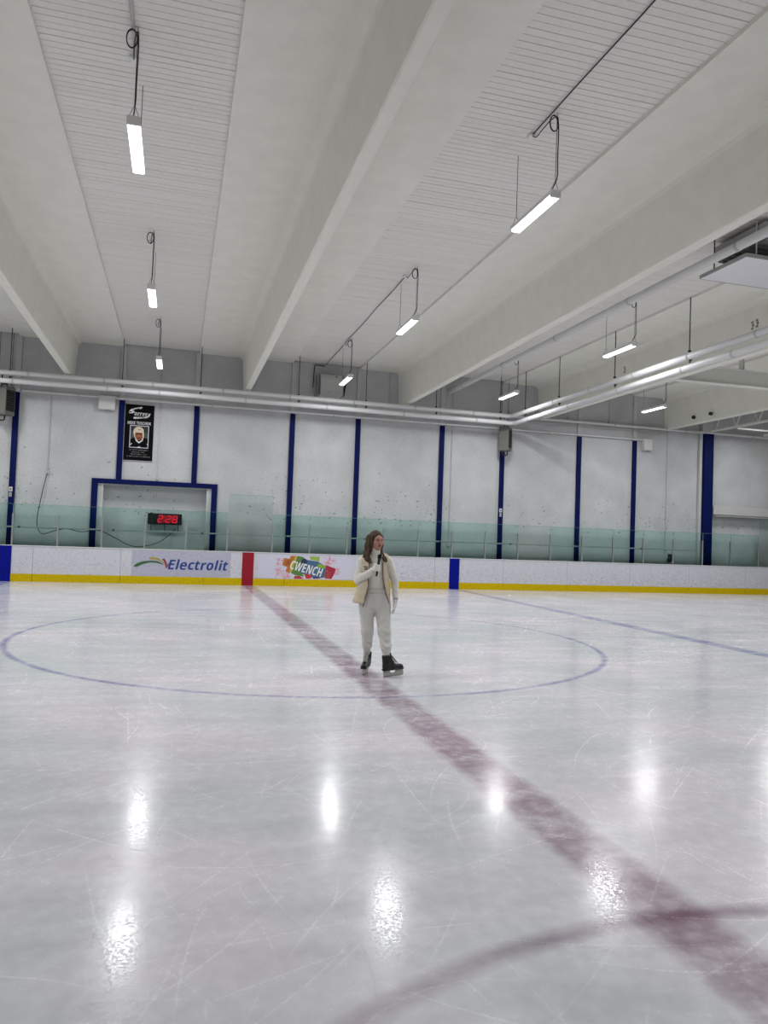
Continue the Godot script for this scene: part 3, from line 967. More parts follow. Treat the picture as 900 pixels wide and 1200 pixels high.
# ------------------------------------------------------------------ things on the wall
func unit_heater(x: float, label: String, w: float, swing: float) -> void:
	var t := thing("unit_heater", label, "heater", Vector3(x, 4.88, -12.16))
	var grey := mat("heater_grey", Color(0.40, 0.40, 0.38), 0.6, 0.0)
	var dark := mat("heater_dark", Color(0.04, 0.04, 0.04), 0.6)
	var turn := Basis(Vector3.UP, swing)
	var st := mk()
	box(st, Vector3(0, 0.43, 0), Vector3(w, 0.84, 0.42), 0.015, turn)
	obj("casing", st, grey, t)
	# grille with louvres on the side that blows along the wall
	st = mk()
	box(st, turn * Vector3(w * 0.5 + 0.004, 0, 0) + Vector3(0, 0.44, 0), Vector3(0.012, 0.62, 0.34), 0.002, turn)
	obj("grille", st, dark, t)
	for i in 8:
		st = mk()
		box(st, turn * Vector3(w * 0.5 + 0.016, 0, 0) + Vector3(0, 0.18 + i * 0.074, 0), Vector3(0.03, 0.006, 0.33), 0.0, turn * Basis(Vector3(0, 0, 1), -0.6))
		obj("louvre", st, mat("louvre_grey", Color(0.16, 0.16, 0.155), 0.5), t)
	# pipe loop under the casing and feed pipes above it
	st = mk()
	tube(st, bent([Vector3(-0.12, 0.03, 0.05), Vector3(-0.13, -0.08, 0.06), Vector3(-0.08, -0.14, 0.06), Vector3(0.05, -0.13, 0.06), Vector3(0.07, -0.05, 0.06), Vector3(0.07, 0.03, 0.05)], 16), 0.022, 8)
	obj("pipe_loop", st, mat("iron_pipe", Color(0.12, 0.115, 0.11), 0.5, 0.3), t)
	for dx in [-0.06, 0.08]:
		st = mk()
		tube(st, [Vector3(dx, 0.83, 0), Vector3(dx, 1.3 if dx < 0 else 1.02, 0.0)], 0.02, 8)
		obj("feed_pipe", st, mat("iron_pipe", Color.BLACK), t)
	st = mk()
	box(st, Vector3(0.02, 0.96, 0.02), Vector3(0.12, 0.07, 0.07), 0.02)
	obj("valve", st, mat("iron_pipe", Color.BLACK), t)
	for s in [-1.0, 1.0]:
		st = mk()
		tube(st, [Vector3(s * w * 0.35, 0.83, -0.1), Vector3(s * w * 0.35, FLANGE_Y - 4.88, -0.1)], 0.008, 6)
		obj("hanging_rod", st, mat("rod_dark", Color.BLACK), t)

func build_wall_things() -> void:
	unit_heater(-7.40, "grey louvred unit heater over the pilaster near the blue board mark", 0.5, -0.5)
	unit_heater(8.80, "grey louvred unit heater hanging under the corner of the thick pipes", 0.36, -0.72)
	# white boxes at the ends of the thin pipe
	for b in [[-4.53, "square white junction box on the wall beside the black banner"], [14.77, "square white junction box on the wall at the end of the thin pipe"]]:
		var t := thing("wall_box", b[1], "junction box", Vector3(b[0], 5.33, WALL_Z))
		var st := mk()
		box(st, Vector3(0, 0.22, 0.12), Vector3(0.5 if b[0] < 0 else 0.36, 0.44, 0.22), 0.015)
		obj("casing", st, mat("box_white", Color(0.78, 0.78, 0.77), 0.45), t)
		st = mk()
		box(st, Vector3(0, 0.22, 0.235), Vector3(0.46 if b[0] < 0 else 0.32, 0.40, 0.012), 0.004)
		obj("cover", st, mat("box_white", Color.WHITE), t)
		st = mk()
		box(st, Vector3(0.03, 0.0, 0.16), Vector3(0.16, 0.02, 0.03), 0.004)
		obj("latch", st, mat("rod_dark", Color.BLACK), t)
	# fan box high on the wall
	var t := thing("fan_box", "grey metal fan box high on the wall above the pipes", "fan", Vector3(2.47, 6.32, WALL_Z))
	var metal := mat("fan_metal", Color(0.74, 0.74, 0.73), 0.4)
	var st := mk()
	prism(st, PackedVector2Array([Vector2(0.0, 0.0), Vector2(0.55, 0.0), Vector2(0.58, 0.12), Vector2(0.5, 0.55), Vector2(0.42, 0.70), Vector2(0.0, 0.72)]), 0.74, Transform3D(Basis(Vector3(0, 0, 1), Vector3(0, 1, 0), Vector3(-1, 0, 0)), Vector3(0.37, 0, 0)))
	obj("hood", st, metal, t)
	st = mk()
	box(st, Vector3(-0.42, 0.36, 0.2), Vector3(0.08, 0.7, 0.4), 0.02)
	obj("side_flange", st, mat("fan_flange", Color(0.52, 0.52, 0.51), 0.5), t)
	st = mk()
	box(st, Vector3(0.41, 0.36, 0.2), Vector3(0.06, 0.72, 0.36), 0.02)
	obj("side_flange", st, mat("fan_flange", Color.WHITE), t)
	st = mk()
	tube(st, bent([Vector3(0.47, 0.66, 0.3), Vector3(0.5, 0.4, 0.3), Vector3(0.48, 0.22, 0.28), Vector3(0.46, 0.05, 0.25)], 10), 0.03, 8)
	obj("motor_cable", st, mat("black_cable", Color.BLACK), t)
	st = mk()
	tube(st, bent([Vector3(-0.15, 1.06, 0.03), Vector3(-0.5, 1.06, 0.03), Vector3(-0.52, 0.9, 0.03), Vector3(-0.55, 0.3, 0.05)], 14), 0.015, 6)
	obj("supply_cable", st, mat("black_cable", Color.BLACK), t)
	for b in [[-0.12, 0.1], [0.15, 0.62]]:
		st = mk()
		box(st, Vector3(b[0], b[1], 0.565), Vector3(0.05, 0.03, 0.02), 0.005)
		obj("catch", st, mat("rod_dark", Color.BLACK), t)
	build_banner()
	build_clock()
	# small switch plates on two pilasters and a box behind the glass
	for s in [[-7.14, 2.55, "small switch plate on the blue pilaster below the heater by the blue board mark"], [8.86, 2.62, "small switch plate on the blue pilaster below the corner heater"]]:
		var p := thing("switch_plate", s[2], "switch", Vector3(s[0], s[1], WALL_Z + 0.08))
		st = mk()
		box(st, Vector3(0, 0.18, 0.015), Vector3(0.10, 0.14, 0.03), 0.008)
		obj("plate", st, mat("box_white", Color.WHITE), p)
		st = mk()
		box(st, Vector3(0, 0.18, 0.035), Vector3(0.03, 0.05, 0.02), 0.004)
		obj("toggle", st, mat("rod_dark", Color.BLACK), p)
		st = mk()
		box(st, Vector3(0, 0.02, 0.015), Vector3(0.08, 0.14, 0.03), 0.01)
		obj("lower_plate", st, mat("track_grey", Color.WHITE), p)
	var p := thing("outlet", "dark grey outlet box on the wall behind the glass near the broad column", "outlet", Vector3(16.0, 1.32, WALL_Z))
	st = mk()
	box(st, Vector3(0, 0, 0.06), Vector3(0.22, 0.26, 0.12), 0.015)
	obj("casing", st, mat("outlet_dark", Color(0.22, 0.23, 0.23), 0.5), p)
	st = mk()
	box(st, Vector3(-0.1, -0.12, 0.08), Vector3(0.12, 0.12, 0.08), 0.01)
	obj("plug", st, mat("rod_dark", Color.BLACK), p)
	# short stencilled marks and bolt plates on two stems
	for b in [[10.25, 6.84, -2.0], [10.25, 6.86, -1.86], [10.25, 6.88, -7.1]]:
		st = mk()
		for i in 3:
			box(st, Vector3(b[0] - 0.005, b[1] + (i - 1) * 0.07, b[2] + (i % 2) * 0.02), Vector3(0.02, 0.05, 0.05), 0.004)
		tag(obj("stem_mark", st, mat("old_tape", Color(0.55, 0.53, 0.48), 0.8)), "row of small brownish tape remnants on a concrete stem", "mark", "tape marks on the stem")
	for z in [-10.8, -9.9]:
		st = mk()
		tube(st, [Vector3(15.48, 6.42, z), Vector3(15.56, 6.42, z)], 0.06, 10)
		tag(obj("bolt_plate", st, mat("rod_dark", Color.BLACK)), "dark round bolt plate low on the last concrete stem", "bolt", "bolt plates on the last stem")

func build_banner() -> void:
	var W := 340
	var H := 700
	var im := Image.create(W, H, false, Image.FORMAT_RGB8)
	im.fill(Color(0.035, 0.035, 0.045))
	var P := func(a: Array) -> PackedVector2Array:
		var o := PackedVector2Array()
		for p in a: o.append(Vector2(p[0], p[1]))
		return o
	var white := Color(0.80, 0.80, 0.80)
	# script swash over and under the team name
	paint_poly(im, P.call([[40, 92], [64, 66], [120, 46], [190, 28], [200, 36], [182, 56], [160, 58], [172, 46], [120, 62], [82, 78], [96, 84], [112, 98], [96, 112], [60, 120], [42, 112], [36, 104], [60, 106], [84, 98], [62, 94]]), white)
	paint_poly(im, P.call([[92, 172], [110, 156], [220, 154], [262, 140], [276, 112], [296, 104], [284, 142], [252, 164], [210, 170], [110, 184]]), white)
	# portrait panel
	paint_poly(im, P.call([[62, 262], [286, 262], [286, 540], [62, 540]]), white)
	paint_poly(im, P.call([[70, 270], [278, 270], [278, 532], [70, 532]]), Color(0.30, 0.31, 0.33))
	paint_poly(im, P.call([[70, 270], [278, 270], [278, 350], [70, 330]]), Color(0.22, 0.22, 0.24))
	paint_poly(im, P.call([[70, 440], [110, 410], [140, 396], [210, 396], [240, 412], [278, 424], [278, 532], [70, 532]]), Color(0.04, 0.045, 0.07))
	paint_poly(im, P.call([[120, 400], [134, 396], [148, 440], [174, 464], [206, 440], [218, 396], [230, 402], [216, 452], [174, 484], [138, 456]]), white)
	paint_poly(im, P.call(Array(oval(Vector2(172, 382), Vector2(48, 62), 24)).map(func(v): return [v.x, v.y])), Color(0.55, 0.34, 0.24))
	paint_poly(im, P.call([[132, 356], [214, 356], [210, 374], [136, 374]]), Color(0.33, 0.19, 0.14))
	paint_poly(im, P.call([[164, 372], [180, 372], [184, 400], [160, 400]]), Color(0.62, 0.38, 0.27))
	paint_poly(im, P.call([[150, 412], [196, 412], [190, 422], [156, 422]]), Color(0.36, 0.17, 0.14))
	paint_poly(im, P.call([[104, 350], [106, 318], [124, 290], [160, 276], [196, 282], [222, 306], [228, 346], [232, 400], [220, 430], [212, 380], [210, 352], [130, 350], [124, 380], [130, 430], [116, 404]]), Color(0.78, 0.74, 0.64))
	paint_poly(im, P.call([[156, 312], [190, 306], [188, 314], [158, 320]]), Color(0.5, 0.48, 0.42))
	paint_poly(im, P.call([[70, 500], [92, 482], [98, 488], [74, 512]]), white)
	paint_poly(im, P.call([[262, 482], [278, 490], [276, 500]]), white)
	paint_poly(im, P.call([[160, 532], [166, 522], [190, 522], [196, 532]]), white)
	# lines of print too small to read
	var R := RandomNumberGenerator.new()
	R.seed = 21
	for row in [[560, 66, 284, 12], [588, 92, 258, 10], [614, 84, 262, 10], [640, 40, 312, 12]]:
		var x := float(row[1])
		while x < row[2]:
			var wd := R.randf_range(5, 11)
			if R.randf() > 0.14:
				paint_poly(im, P.call([[x, row[0]], [x + wd, row[0]], [x + wd * 0.8, row[0] + row[3]], [x, row[0] + row[3]]]), Color(0.55, 0.55, 0.55).darkened(R.randf() * 0.4))
			x += wd + 3.0
	var t := thing("wall_banner", "black hanging banner with a helmeted player portrait and white lettering", "banner", Vector3(-3.55, 3.81, WALL_Z + 0.03))
	printed("banner_print", im, 0.7).metallic_specular = 0.2
	var s := sheet(t, "cloth", mat("banner_print", Color.WHITE), -0.435, 0.435, 0.0, 1.79, 0.0, "black printed banner cloth")
	var lw := mat("banner_white", Color(0.78, 0.78, 0.78), 0.6)
	lettering("urrey", lw, s, Vector3(0.03, 1.46, 0.0035), 0.40, 0.14, 0.3, -0.03, true, "lettering", true)
	lettering("MIKE TUSCHUK", lw, s, Vector3(0.0, 1.195, 0.0035), 0.70, 0.095)
	lettering("HOCKEY", mat("banner_grey", Color(0.4, 0.4, 0.4), 0.6), s, Vector3(0.04, 1.385, 0.0035), 0.3, 0.04)
	var st := mk()
	tube(st, [Vector3(-0.45, 1.79, 0), Vector3(0.45, 1.79, 0)], 0.012, 8)
	obj("top_rod", st, mat("pipe_band", Color.WHITE), t)
	st = mk()
	tube(st, [Vector3(-0.44, 0.0, 0), Vector3(0.44, 0.0, 0)], 0.01, 8)
	obj("bottom_rod", st, mat("pipe_band", Color.WHITE), t)

func build_clock() -> void:
	var t := thing("digital_clock", "black digital clock with red digits hanging in the alcove", "clock", Vector3(-2.65, 1.84, -12.86))
	var black := mat("clock_black", Color(0.02, 0.022, 0.03), 0.35)
	var st := mk()
	box(st, Vector3(0, 0.175, 0), Vector3(1.05, 0.35, 0.16), 0.015)
	obj("case", st, black, t)
	var red := mat("clock_led_red", Color(0.5, 0.03, 0.08), 0.4)
	red.emission_enabled = true
	red.emission = Color(0.92, 0.06, 0.18)
	red.emission_energy_multiplier = 0.9
	var seg := {"2": [1, 1, 0, 1, 1, 0, 1], "8": [1, 1, 1, 1, 1, 1, 1]}   # top, upper right, lower right, bottom, lower left, upper left, middle
	var pos := [[0, 1], [1, 0.5], [1, -0.5], [0, -1], [-1, -0.5], [-1, 0.5], [0, 0]]
	for d in [["2", -0.14], ["2", 0.11], ["8", 0.31]]:
		var g := Node3D.new()
		g.name = "digit"
		t.add_child(g, true)
		for i in 7:
			if not seg[d[0]][i]: continue
			st = mk()
			var yy: float = pos[i][1] * 0.105
			var xx: float = d[1] + pos[i][0] * 0.062 + yy * 0.14
			var flat: bool = pos[i][0] == 0
			box(st, Vector3(xx, 0.175 + yy, 0.082), Vector3(0.105, 0.024, 0.008) if flat else Vector3(0.024, 0.086, 0.008), 0.003)
			obj("segment", st, red, g)
	for y in [0.12, 0.23]:
		st = mk()
		box(st, Vector3(-0.01, y, 0.082), Vector3(0.022, 0.022, 0.008), 0.003)
		obj("colon_dot", st, red, t)
	var rodm := mat("rod_dark", Color.BLACK)
	for x in [-0.42, 0.0, 0.42]:
		st = mk()
		box(st, Vector3(x, -0.1, -0.03), Vector3(0.02, 0.2, 0.02), 0.003)
		obj("bracket_leg", st, rodm, t)
	st = mk()
	box(st, Vector3(0, -0.19, -0.08), Vector3(0.92, 0.02, 0.1), 0.003)
	obj("bracket_shelf", st, mat("track_grey", Color.WHITE), t)
	st = mk()
	box(st, Vector3(-0.42, 0.36, 0.0), Vector3(0.06, 0.03, 0.05), 0.008)
	obj("lug", st, black, t)
	var al := AreaLight3D.new()
	al.name = "clock_glow"
	al.area_size = Vector2(0.6, 0.24)
	al.light_energy = 0.01
	al.light_color = Color(0.92, 0.06, 0.18)
	al.shadow_enabled = true
	al.rotation.y = PI
	al.position = Vector3(0.09, 0.175, 0.1)
	t.add_child(al)

# ------------------------------------------------------------------ unit hung from the ceiling
func build_overhead_unit() -> void:
	var t := thing("air_unit", "dark air handling unit hung under the planks above a white drip tray", "air unit", Vector3(8.05, 7.06, 1.0))
	var st := mk()
	box(st, Vector3(0, 0.18, 0), Vector3(1.55, 0.28, 1.3), 0.02)
	obj("casing", st, mat("unit_grey", Color(0.62, 0.62, 0.62), 0.5), t)
	st = mk()
	box(st, Vector3(0, 0.03, 0), Vector3(1.45, 0.04, 1.2), 0.01)
	obj("underside", st, mat("unit_dark", Color(0.46, 0.46, 0.45), 0.7), t)
	for i in 7:
		st = mk()
		box(st, Vector3(0, 0.0, -0.5 + i * 0.165), Vector3(1.4, 0.03, 0.02), 0.003)
		obj("coil_fin", st, mat("unit_fin", Color(0.50, 0.50, 0.49), 0.5), t)
	st = mk()
	box(st, Vector3(-0.45, 0.14, 0.66), Vector3(0.4, 0.12, 0.02), 0.003)
	tag(obj("warning_tag", st, mat("tag_orange", Color(0.78, 0.30, 0.03), 0.5), t), "orange tag")
	var tray := thing("drip_tray", "flat white drip tray hanging on rods below the dark air unit", "tray", Vector3(7.87, 6.76, 0.9))
	st = mk()
	box(st, Vector3(0, 0.01, 0.0), Vector3(1.7, 0.02, 1.2), 0.004)
	obj("pan", st, mat("tray_white", Color(0.86, 0.86, 0.87), 0.4), tray)
	var rim := mat("tray_rim", Color(0.64, 0.64, 0.63), 0.4)
	for r in [[Vector3(-0.85, 0.03, 0), Vector3(0.02, 0.07, 1.2)], [Vector3(0.85, 0.03, 0), Vector3(0.02, 0.07, 1.2)], [Vector3(0, 0.03, 0.6), Vector3(1.7, 0.07, 0.02)], [Vector3(0, 0.03, -0.6), Vector3(1.7, 0.07, 0.02)]]:
		st = mk()
		box(st, r[0], r[1], 0.003)
		obj("rim", st, rim, tray)
	for p in [Vector3(-0.82, 0.03, -0.25), Vector3(-0.62, 0.03, 0.57), Vector3(0.82, 0.03, -0.45), Vector3(0.82, 0.03, 0.45)]:
		st = mk()
		tube(st, [p, Vector3(p.x, DECK_Y - 6.762, p.z)], 0.012, 6)
		obj("rod", st, mat("rod_dark", Color.BLACK) if p.z < 0.3 else mat("pipe_white", Color.WHITE), tray)

# ------------------------------------------------------------------ person
# distances to tapered capsules and ellipsoids, joined smoothly and meshed as surface nets
func cap_d(p: Vector3, a: Vector3, b: Vector3, ra: float, rb: float) -> float:
	var ab := b - a
	var t := clampf((p - a).dot(ab) / maxf(ab.length_squared(), 1e-9), 0.0, 1.0)
	return p.distance_to(a + ab * t) - lerpf(ra, rb, t)

func ell_d(p: Vector3, c: Vector3, r: Vector3) -> float:
	var q := p - c
	var k0 := (q / r).length()
	var k1 := (q / (r * r)).length()
	return k0 * (k0 - 1.0) / maxf(k1, 1e-6)

func smin(a: float, b: float, k: float) -> float:
	var h := maxf(k - absf(a - b), 0.0) / k
	return minf(a, b) - h * h * k * 0.25

func prims_d(p: Vector3, prims: Array, k: float) -> float:
	var d := 1e9
	for q in prims:
		var e: float
		if q.size() == 4:
			e = cap_d(p, q[0], q[1], q[2], q[3])
		else:
			e = ell_d(p, q[0], q[1])
		d = e if d > 1e8 else smin(d, e, k)
	return d

func nets(field: Callable, lo: Vector3, hi: Vector3, cell: float, tint = null) -> ArrayMesh:
	var n := Vector3i(((hi - lo) / cell).ceil()) + Vector3i(2, 2, 2)
	n = (n + Vector3i(3, 3, 3)) / 4 * 4 + Vector3i.ONE
	var sx := 1; var sy := n.x; var sz := n.x * n.y
	var v := PackedFloat32Array()
	v.resize(n.x * n.y * n.z)
	v.fill(1.0)
	var reach := cell * 4.0 * 0.9 * 1.35 + cell
	for bz in range(0, n.z, 4):
		for by in range(0, n.y, 4):
			for bx in range(0, n.x, 4):
				var far: float = field.call(lo + Vector3(bx + 1.5, by + 1.5, bz + 1.5) * cell)
				var skip := absf(far) > reach
				for z in range(bz, mini(bz + 4, n.z)):
					for y in range(by, mini(by + 4, n.y)):
						for x in range(bx, mini(bx + 4, n.x)):
							v[x + y * sy + z * sz] = far if skip else field.call(lo + Vector3(x, y, z) * cell)
	var at := {}
	var verts := PackedVector3Array()
	var norms := PackedVector3Array()
	var cols := PackedColorArray()
	for z in n.z - 1:
		for y in n.y - 1:
			var row := y * sy + z * sz
			for x in n.x - 1:
				var q := row + x
				var c0 := v[q]; var c1 := v[q + 1]; var c2 := v[q + sy]; var c3 := v[q + sy + 1]
				var c4 := v[q + sz]; var c5 := v[q + sz + 1]; var c6 := v[q + sz + sy]; var c7 := v[q + sz + sy + 1]
				var s := int(c0 < 0) + int(c1 < 0) + int(c2 < 0) + int(c3 < 0) + int(c4 < 0) + int(c5 < 0) + int(c6 < 0) + int(c7 < 0)
				if s == 0 or s == 8: continue
				var c := [c0, c1, c2, c3, c4, c5, c6, c7]
				var sum := Vector3.ZERO
				var m := 0
				for e in [[0, 1], [2, 3], [4, 5], [6, 7], [0, 2], [1, 3], [4, 6], [5, 7], [0, 4], [1, 5], [2, 6], [3, 7]]:
					var a: float = c[e[0]]
					var b: float = c[e[1]]
					if (a < 0) == (b < 0): continue
					var t := a / (a - b)
					var p0 := Vector3(e[0] & 1, (e[0] >> 1) & 1, e[0] >> 2)
					var p1 := Vector3(e[1] & 1, (e[1] >> 1) & 1, e[1] >> 2)
					sum += p0.lerp(p1, t)
					m += 1
				var p := lo + (Vector3(x, y, z) + sum / m) * cell
				var g := Vector3(c1 + c3 + c5 + c7 - c0 - c2 - c4 - c6, c2 + c3 + c6 + c7 - c0 - c1 - c4 - c5, c4 + c5 + c6 + c7 - c0 - c1 - c2 - c3)
				at[q] = verts.size()
				verts.append(p)
				norms.append(g.normalized())
				if tint != null: cols.append(tint.call(p))
	var idx := PackedInt32Array()
	for q in at:
		var x: int = q % n.x
		var y: int = (q / sy) % n.y
		var z: int = q / sz
		for ax in 3:
			var st: int = [sx, sy, sz][ax]
			var u: int = [sy, sz, sx][ax]
			var w: int = [sz, sx, sy][ax]
			if [y, z, x][ax] == 0 or [z, x, y][ax] == 0: continue
			var inside: bool = v[q] < 0
			if inside == (v[q + st] < 0): continue
			if not (at.has(q - u) and at.has(q - w) and at.has(q - u - w)): continue
			var a: int = at[q]; var b: int = at[q - u]; var cc: int = at[q - u - w]; var d: int = at[q - w]
			# the four cells run anticlockwise round the axis; Godot's front faces run clockwise
			var f := [a, cc, b, a, d, cc] if inside else [a, b, cc, a, cc, d]
			idx.append_array(PackedInt32Array(f))
	var arr := []
	arr.resize(Mesh.ARRAY_MAX)
	arr[Mesh.ARRAY_VERTEX] = verts
	arr[Mesh.ARRAY_NORMAL] = norms
	if tint != null: arr[Mesh.ARRAY_COLOR] = cols
	arr[Mesh.ARRAY_INDEX] = idx
	var am := ArrayMesh.new()
	am.add_surface_from_arrays(Mesh.PRIMITIVE_TRIANGLES, arr)
	return am

func skin_mat(called: String, rough: float, sheen := 0.0) -> StandardMaterial3D:
	var m := mat(called, Color.WHITE, rough)
	m.vertex_color_use_as_albedo = true
	if sheen > 0.0:
		m.rim_enabled = true
		m.rim = sheen
		m.rim_tint = 0.5
	return m

func knit(called: String, c: Color) -> StandardMaterial3D:
	var m := mat(called, c, 0.95)
	var n := FastNoiseLite.new()
	n.seed = 5
	n.frequency = 0.2
	var t := NoiseTexture2D.new()
	t.width = 256
	t.height = 256
	t.seamless = true
	t.noise = n
	m.heightmap_enabled = true
	m.heightmap_texture = t
	m.heightmap_scale = 0.06
	m.uv1_triplanar = true
	m.uv1_scale = Vector3(5, 5, 5)
	m.rim_enabled = true
	m.rim = 0.4
	m.rim_tint = 0.6
	return m

func build_person() -> void:
	var t := thing("person", "person in cream sweater, beige vest and joggers standing on ice skates with a microphone", "person", Vector3(0.2246, 0, 3.277), -0.268)
	# joints; x is across the body towards the right of the picture, z towards the camera
	var head := Vector3(-0.105, 1.635, 0.0)
	var neck := Vector3(-0.11, 1.47, -0.015)
	var chest := Vector3(-0.115, 1.27, -0.01)
	var waist := Vector3(-0.095, 1.07, 0.0)
	var hip := Vector3(-0.09, 0.90, 0.0)
	var shR := Vector3(-0.268, 1.375, -0.01)      # her right, holding the microphone
	var elR := Vector3(-0.300, 1.145, 0.02)
	var wrR := Vector3(-0.142, 1.268, 0.195)
	var shL := Vector3(0.052, 1.385, -0.01)
	var elL := Vector3(0.146, 1.145, -0.03)
	var wrL := Vector3(0.160, 0.925, 0.03)
	var hpR := Vector3(-0.175, 0.88, 0.0)
	var knR := Vector3(-0.172, 0.53, 0.02)
	var anR := Vector3(-0.168, 0.235, -0.045)
	var hpL := Vector3(-0.005, 0.88, 0.0)
	var knL := Vector3(0.035, 0.54, 0.10)
	var anL := Vector3(0.080, 0.235, 0.185)
	var turn := Basis(Vector3.UP, deg_to_rad(33.0)) * Basis(Vector3.RIGHT, deg_to_rad(2.0))
	var H := func(x: float, y: float, z: float) -> Vector3: return head + turn * Vector3(x, y, z)
	var inv := turn.inverse()
	# ---- body under the clothes, one surface, with head and face
	var trunk := [[Vector3(-0.112, 1.31, -0.01), Vector3(0.135, 0.15, 0.085)], [waist, Vector3(0.125, 0.16, 0.08)], [hip, Vector3(0.15, 0.13, 0.095)], [neck - Vector3(0, 0.06, 0), head - Vector3(0, 0.06, 0.01), 0.052, 0.048],
		[shR, elR, 0.045, 0.036], [elR, wrR, 0.036, 0.026], [shL, elL, 0.045, 0.036], [elL, wrL, 0.036, 0.026], [shR + Vector3(0.02, 0.02, 0), shL + Vector3(-0.02, 0.02, 0), 0.045, 0.045],
		[hpR, knR, 0.075, 0.05], [knR, anR, 0.045, 0.028], [hpL, knL, 0.075, 0.05], [knL, anL, 0.045, 0.028]]
	var body_field := func(p: Vector3) -> float: return prims_d(p, trunk, 0.05)
	var skin := skin_mat("skin", 0.55)
	skin.subsurf_scatter_enabled = true
	skin.subsurf_scatter_strength = 0.1
	var body := obj("body", nets(body_field, Vector3(-0.42, 0.16, -0.16), Vector3(0.24, 1.60, 0.28), 0.014, func(_p): return Color(0.46, 0.23, 0.165)), skin, t)
	tag(body, "body under the clothes")
	var skull := [[Vector3(0, 0.02, -0.012), Vector3(0.074, 0.095, 0.092)], [Vector3(0, -0.035, 0.025), Vector3(0.060, 0.078, 0.064)], [Vector3(0, -0.088, 0.055), Vector3(0.030, 0.024, 0.026)], [Vector3(-0.035, -0.02, 0.060), Vector3(0.028, 0.025, 0.022)], [Vector3(0.035, -0.02, 0.060), Vector3(0.028, 0.025, 0.022)], [Vector3(0, 0.028, 0.066), Vector3(0.052, 0.026, 0.020)], [Vector3(0, -0.12, -0.02), Vector3(0, -0.03, -0.02), 0.050, 0.050]]
	var face_field := func(p: Vector3) -> float:
		var q: Vector3 = inv * (p - head)
		var d := prims_d(q, skull, 0.03)
		d = smin(d, cap_d(q, Vector3(0, 0.012, 0.086), Vector3(0, -0.026, 0.103), 0.007, 0.011), 0.014)          # nose
		d = smin(d, cap_d(q, Vector3(-0.011, -0.030, 0.090), Vector3(0.011, -0.030, 0.090), 0.008, 0.008), 0.008)   # nostrils
		for s in [-1.0, 1.0]:
			d = -smin(-d, ell_d(q, Vector3(s * 0.030, 0.004, 0.093), Vector3(0.016, 0.010, 0.014)), 0.010)           # eye sockets
			d = smin(d, ell_d(q, Vector3(s * 0.076, -0.01, -0.015), Vector3(0.010, 0.030, 0.020)), 0.008)            # ears
		d = smin(d, cap_d(q, Vector3(-0.018, -0.052, 0.083), Vector3(0.018, -0.052, 0.083), 0.006, 0.006), 0.006)    # upper lip
		d = smin(d, cap_d(q, Vector3(-0.014, -0.068, 0.081), Vector3(0.014, -0.068, 0.081), 0.007, 0.007), 0.006)    # lower lip
		d = -smin(-d, ell_d(q, Vector3(0, -0.060, 0.092), Vector3(0.015, 0.0045, 0.018)), 0.004)                     # parted mouth
		return d
	var face_tint := func(p: Vector3) -> Color:
		var q: Vector3 = inv * (p - head)
		var c := Color(0.47, 0.235, 0.17)
		if q.z > 0.05:
			if absf(q.y + 0.060) < 0.0045 and absf(q.x) < 0.016: return Color(0.10, 0.02, 0.02)
			if absf(q.y + 0.060) < 0.014 and absf(q.x) < 0.021 - absf(q.y + 0.06) * 0.5: return Color(0.34, 0.09, 0.08)
			var ex := absf(absf(q.x) - 0.031)
			if ex < 0.019 and absf(q.y - 0.024 + ex * 0.25) < 0.0050: return Color(0.09, 0.045, 0.025)
			var cheek := Vector2((absf(q.x) - 0.038) / 0.022, (q.y + 0.028) / 0.02).length()
			if cheek < 1.0: c = c.lerp(Color(0.50, 0.18, 0.14), 0.5 * (1.0 - cheek))
		return c
	var face := obj("head", nets(face_field, head - Vector3(0.125, 0.19, 0.125), head + Vector3(0.125, 0.13, 0.125), 0.0042, face_tint), skin, t)
	tag(face, "face turned aside, mouth slightly open")
	for s in [-1.0, 1.0]:
		var st := mk()
		var sm := SphereMesh.new()
		sm.radius = 0.0105
		sm.height = 0.021
		sm.radial_segments = 14
		sm.rings = 8
		var eye := obj("eye", sm, mat("eye_white", Color(0.62, 0.60, 0.58), 0.3), face)
		eye.position = H.call(s * 0.030, 0.004, 0.0755)
		box(st, Vector3(0, 0, 0), Vector3(0.011, 0.010, 0.002), 0.0024, turn)
		var iris := obj("iris", st, mat("iris_dark", Color(0.10, 0.09, 0.08), 0.2), face)
		iris.position = H.call(s * 0.030 + 0.002, 0.004, 0.0860)
	# ---- hair: a cap that leaves the face free, and long locks
	var locks := []
	var lock := func(pts: Array, r0: float, r1: float) -> void:
		for i in pts.size() - 1:
			locks.append([pts[i], pts[i + 1], lerpf(r0, r1, float(i) / (pts.size() - 1)), lerpf(r0, r1, float(i + 1) / (pts.size() - 1))])
	lock.call([H.call(-0.066, 0.05, 0.02), H.call(-0.083, -0.03, 0.012), H.call(-0.085, -0.11, 0.0), Vector3(-0.205, 1.47, 0.05), Vector3(-0.185, 1.40, 0.095), Vector3(-0.165, 1.372, 0.105)], 0.028, 0.020)
	lock.call([H.call(-0.075, 0.04, -0.02), H.call(-0.09, -0.06, -0.03), Vector3(-0.225, 1.49, 0.0), Vector3(-0.235, 1.43, 0.035), Vector3(-0.222, 1.39, 0.07)], 0.034, 0.018)
	lock.call([H.call(-0.05, 0.03, -0.07), H.call(-0.06, -0.08, -0.085), Vector3(-0.21, 1.47, -0.07), Vector3(-0.20, 1.40, -0.09)], 0.045, 0.03)
	lock.call([H.call(0.03, 0.03, -0.075), H.call(0.03, -0.08, -0.09), Vector3(-0.09, 1.46, -0.11), Vector3(-0.09, 1.39, -0.115)], 0.05, 0.03)
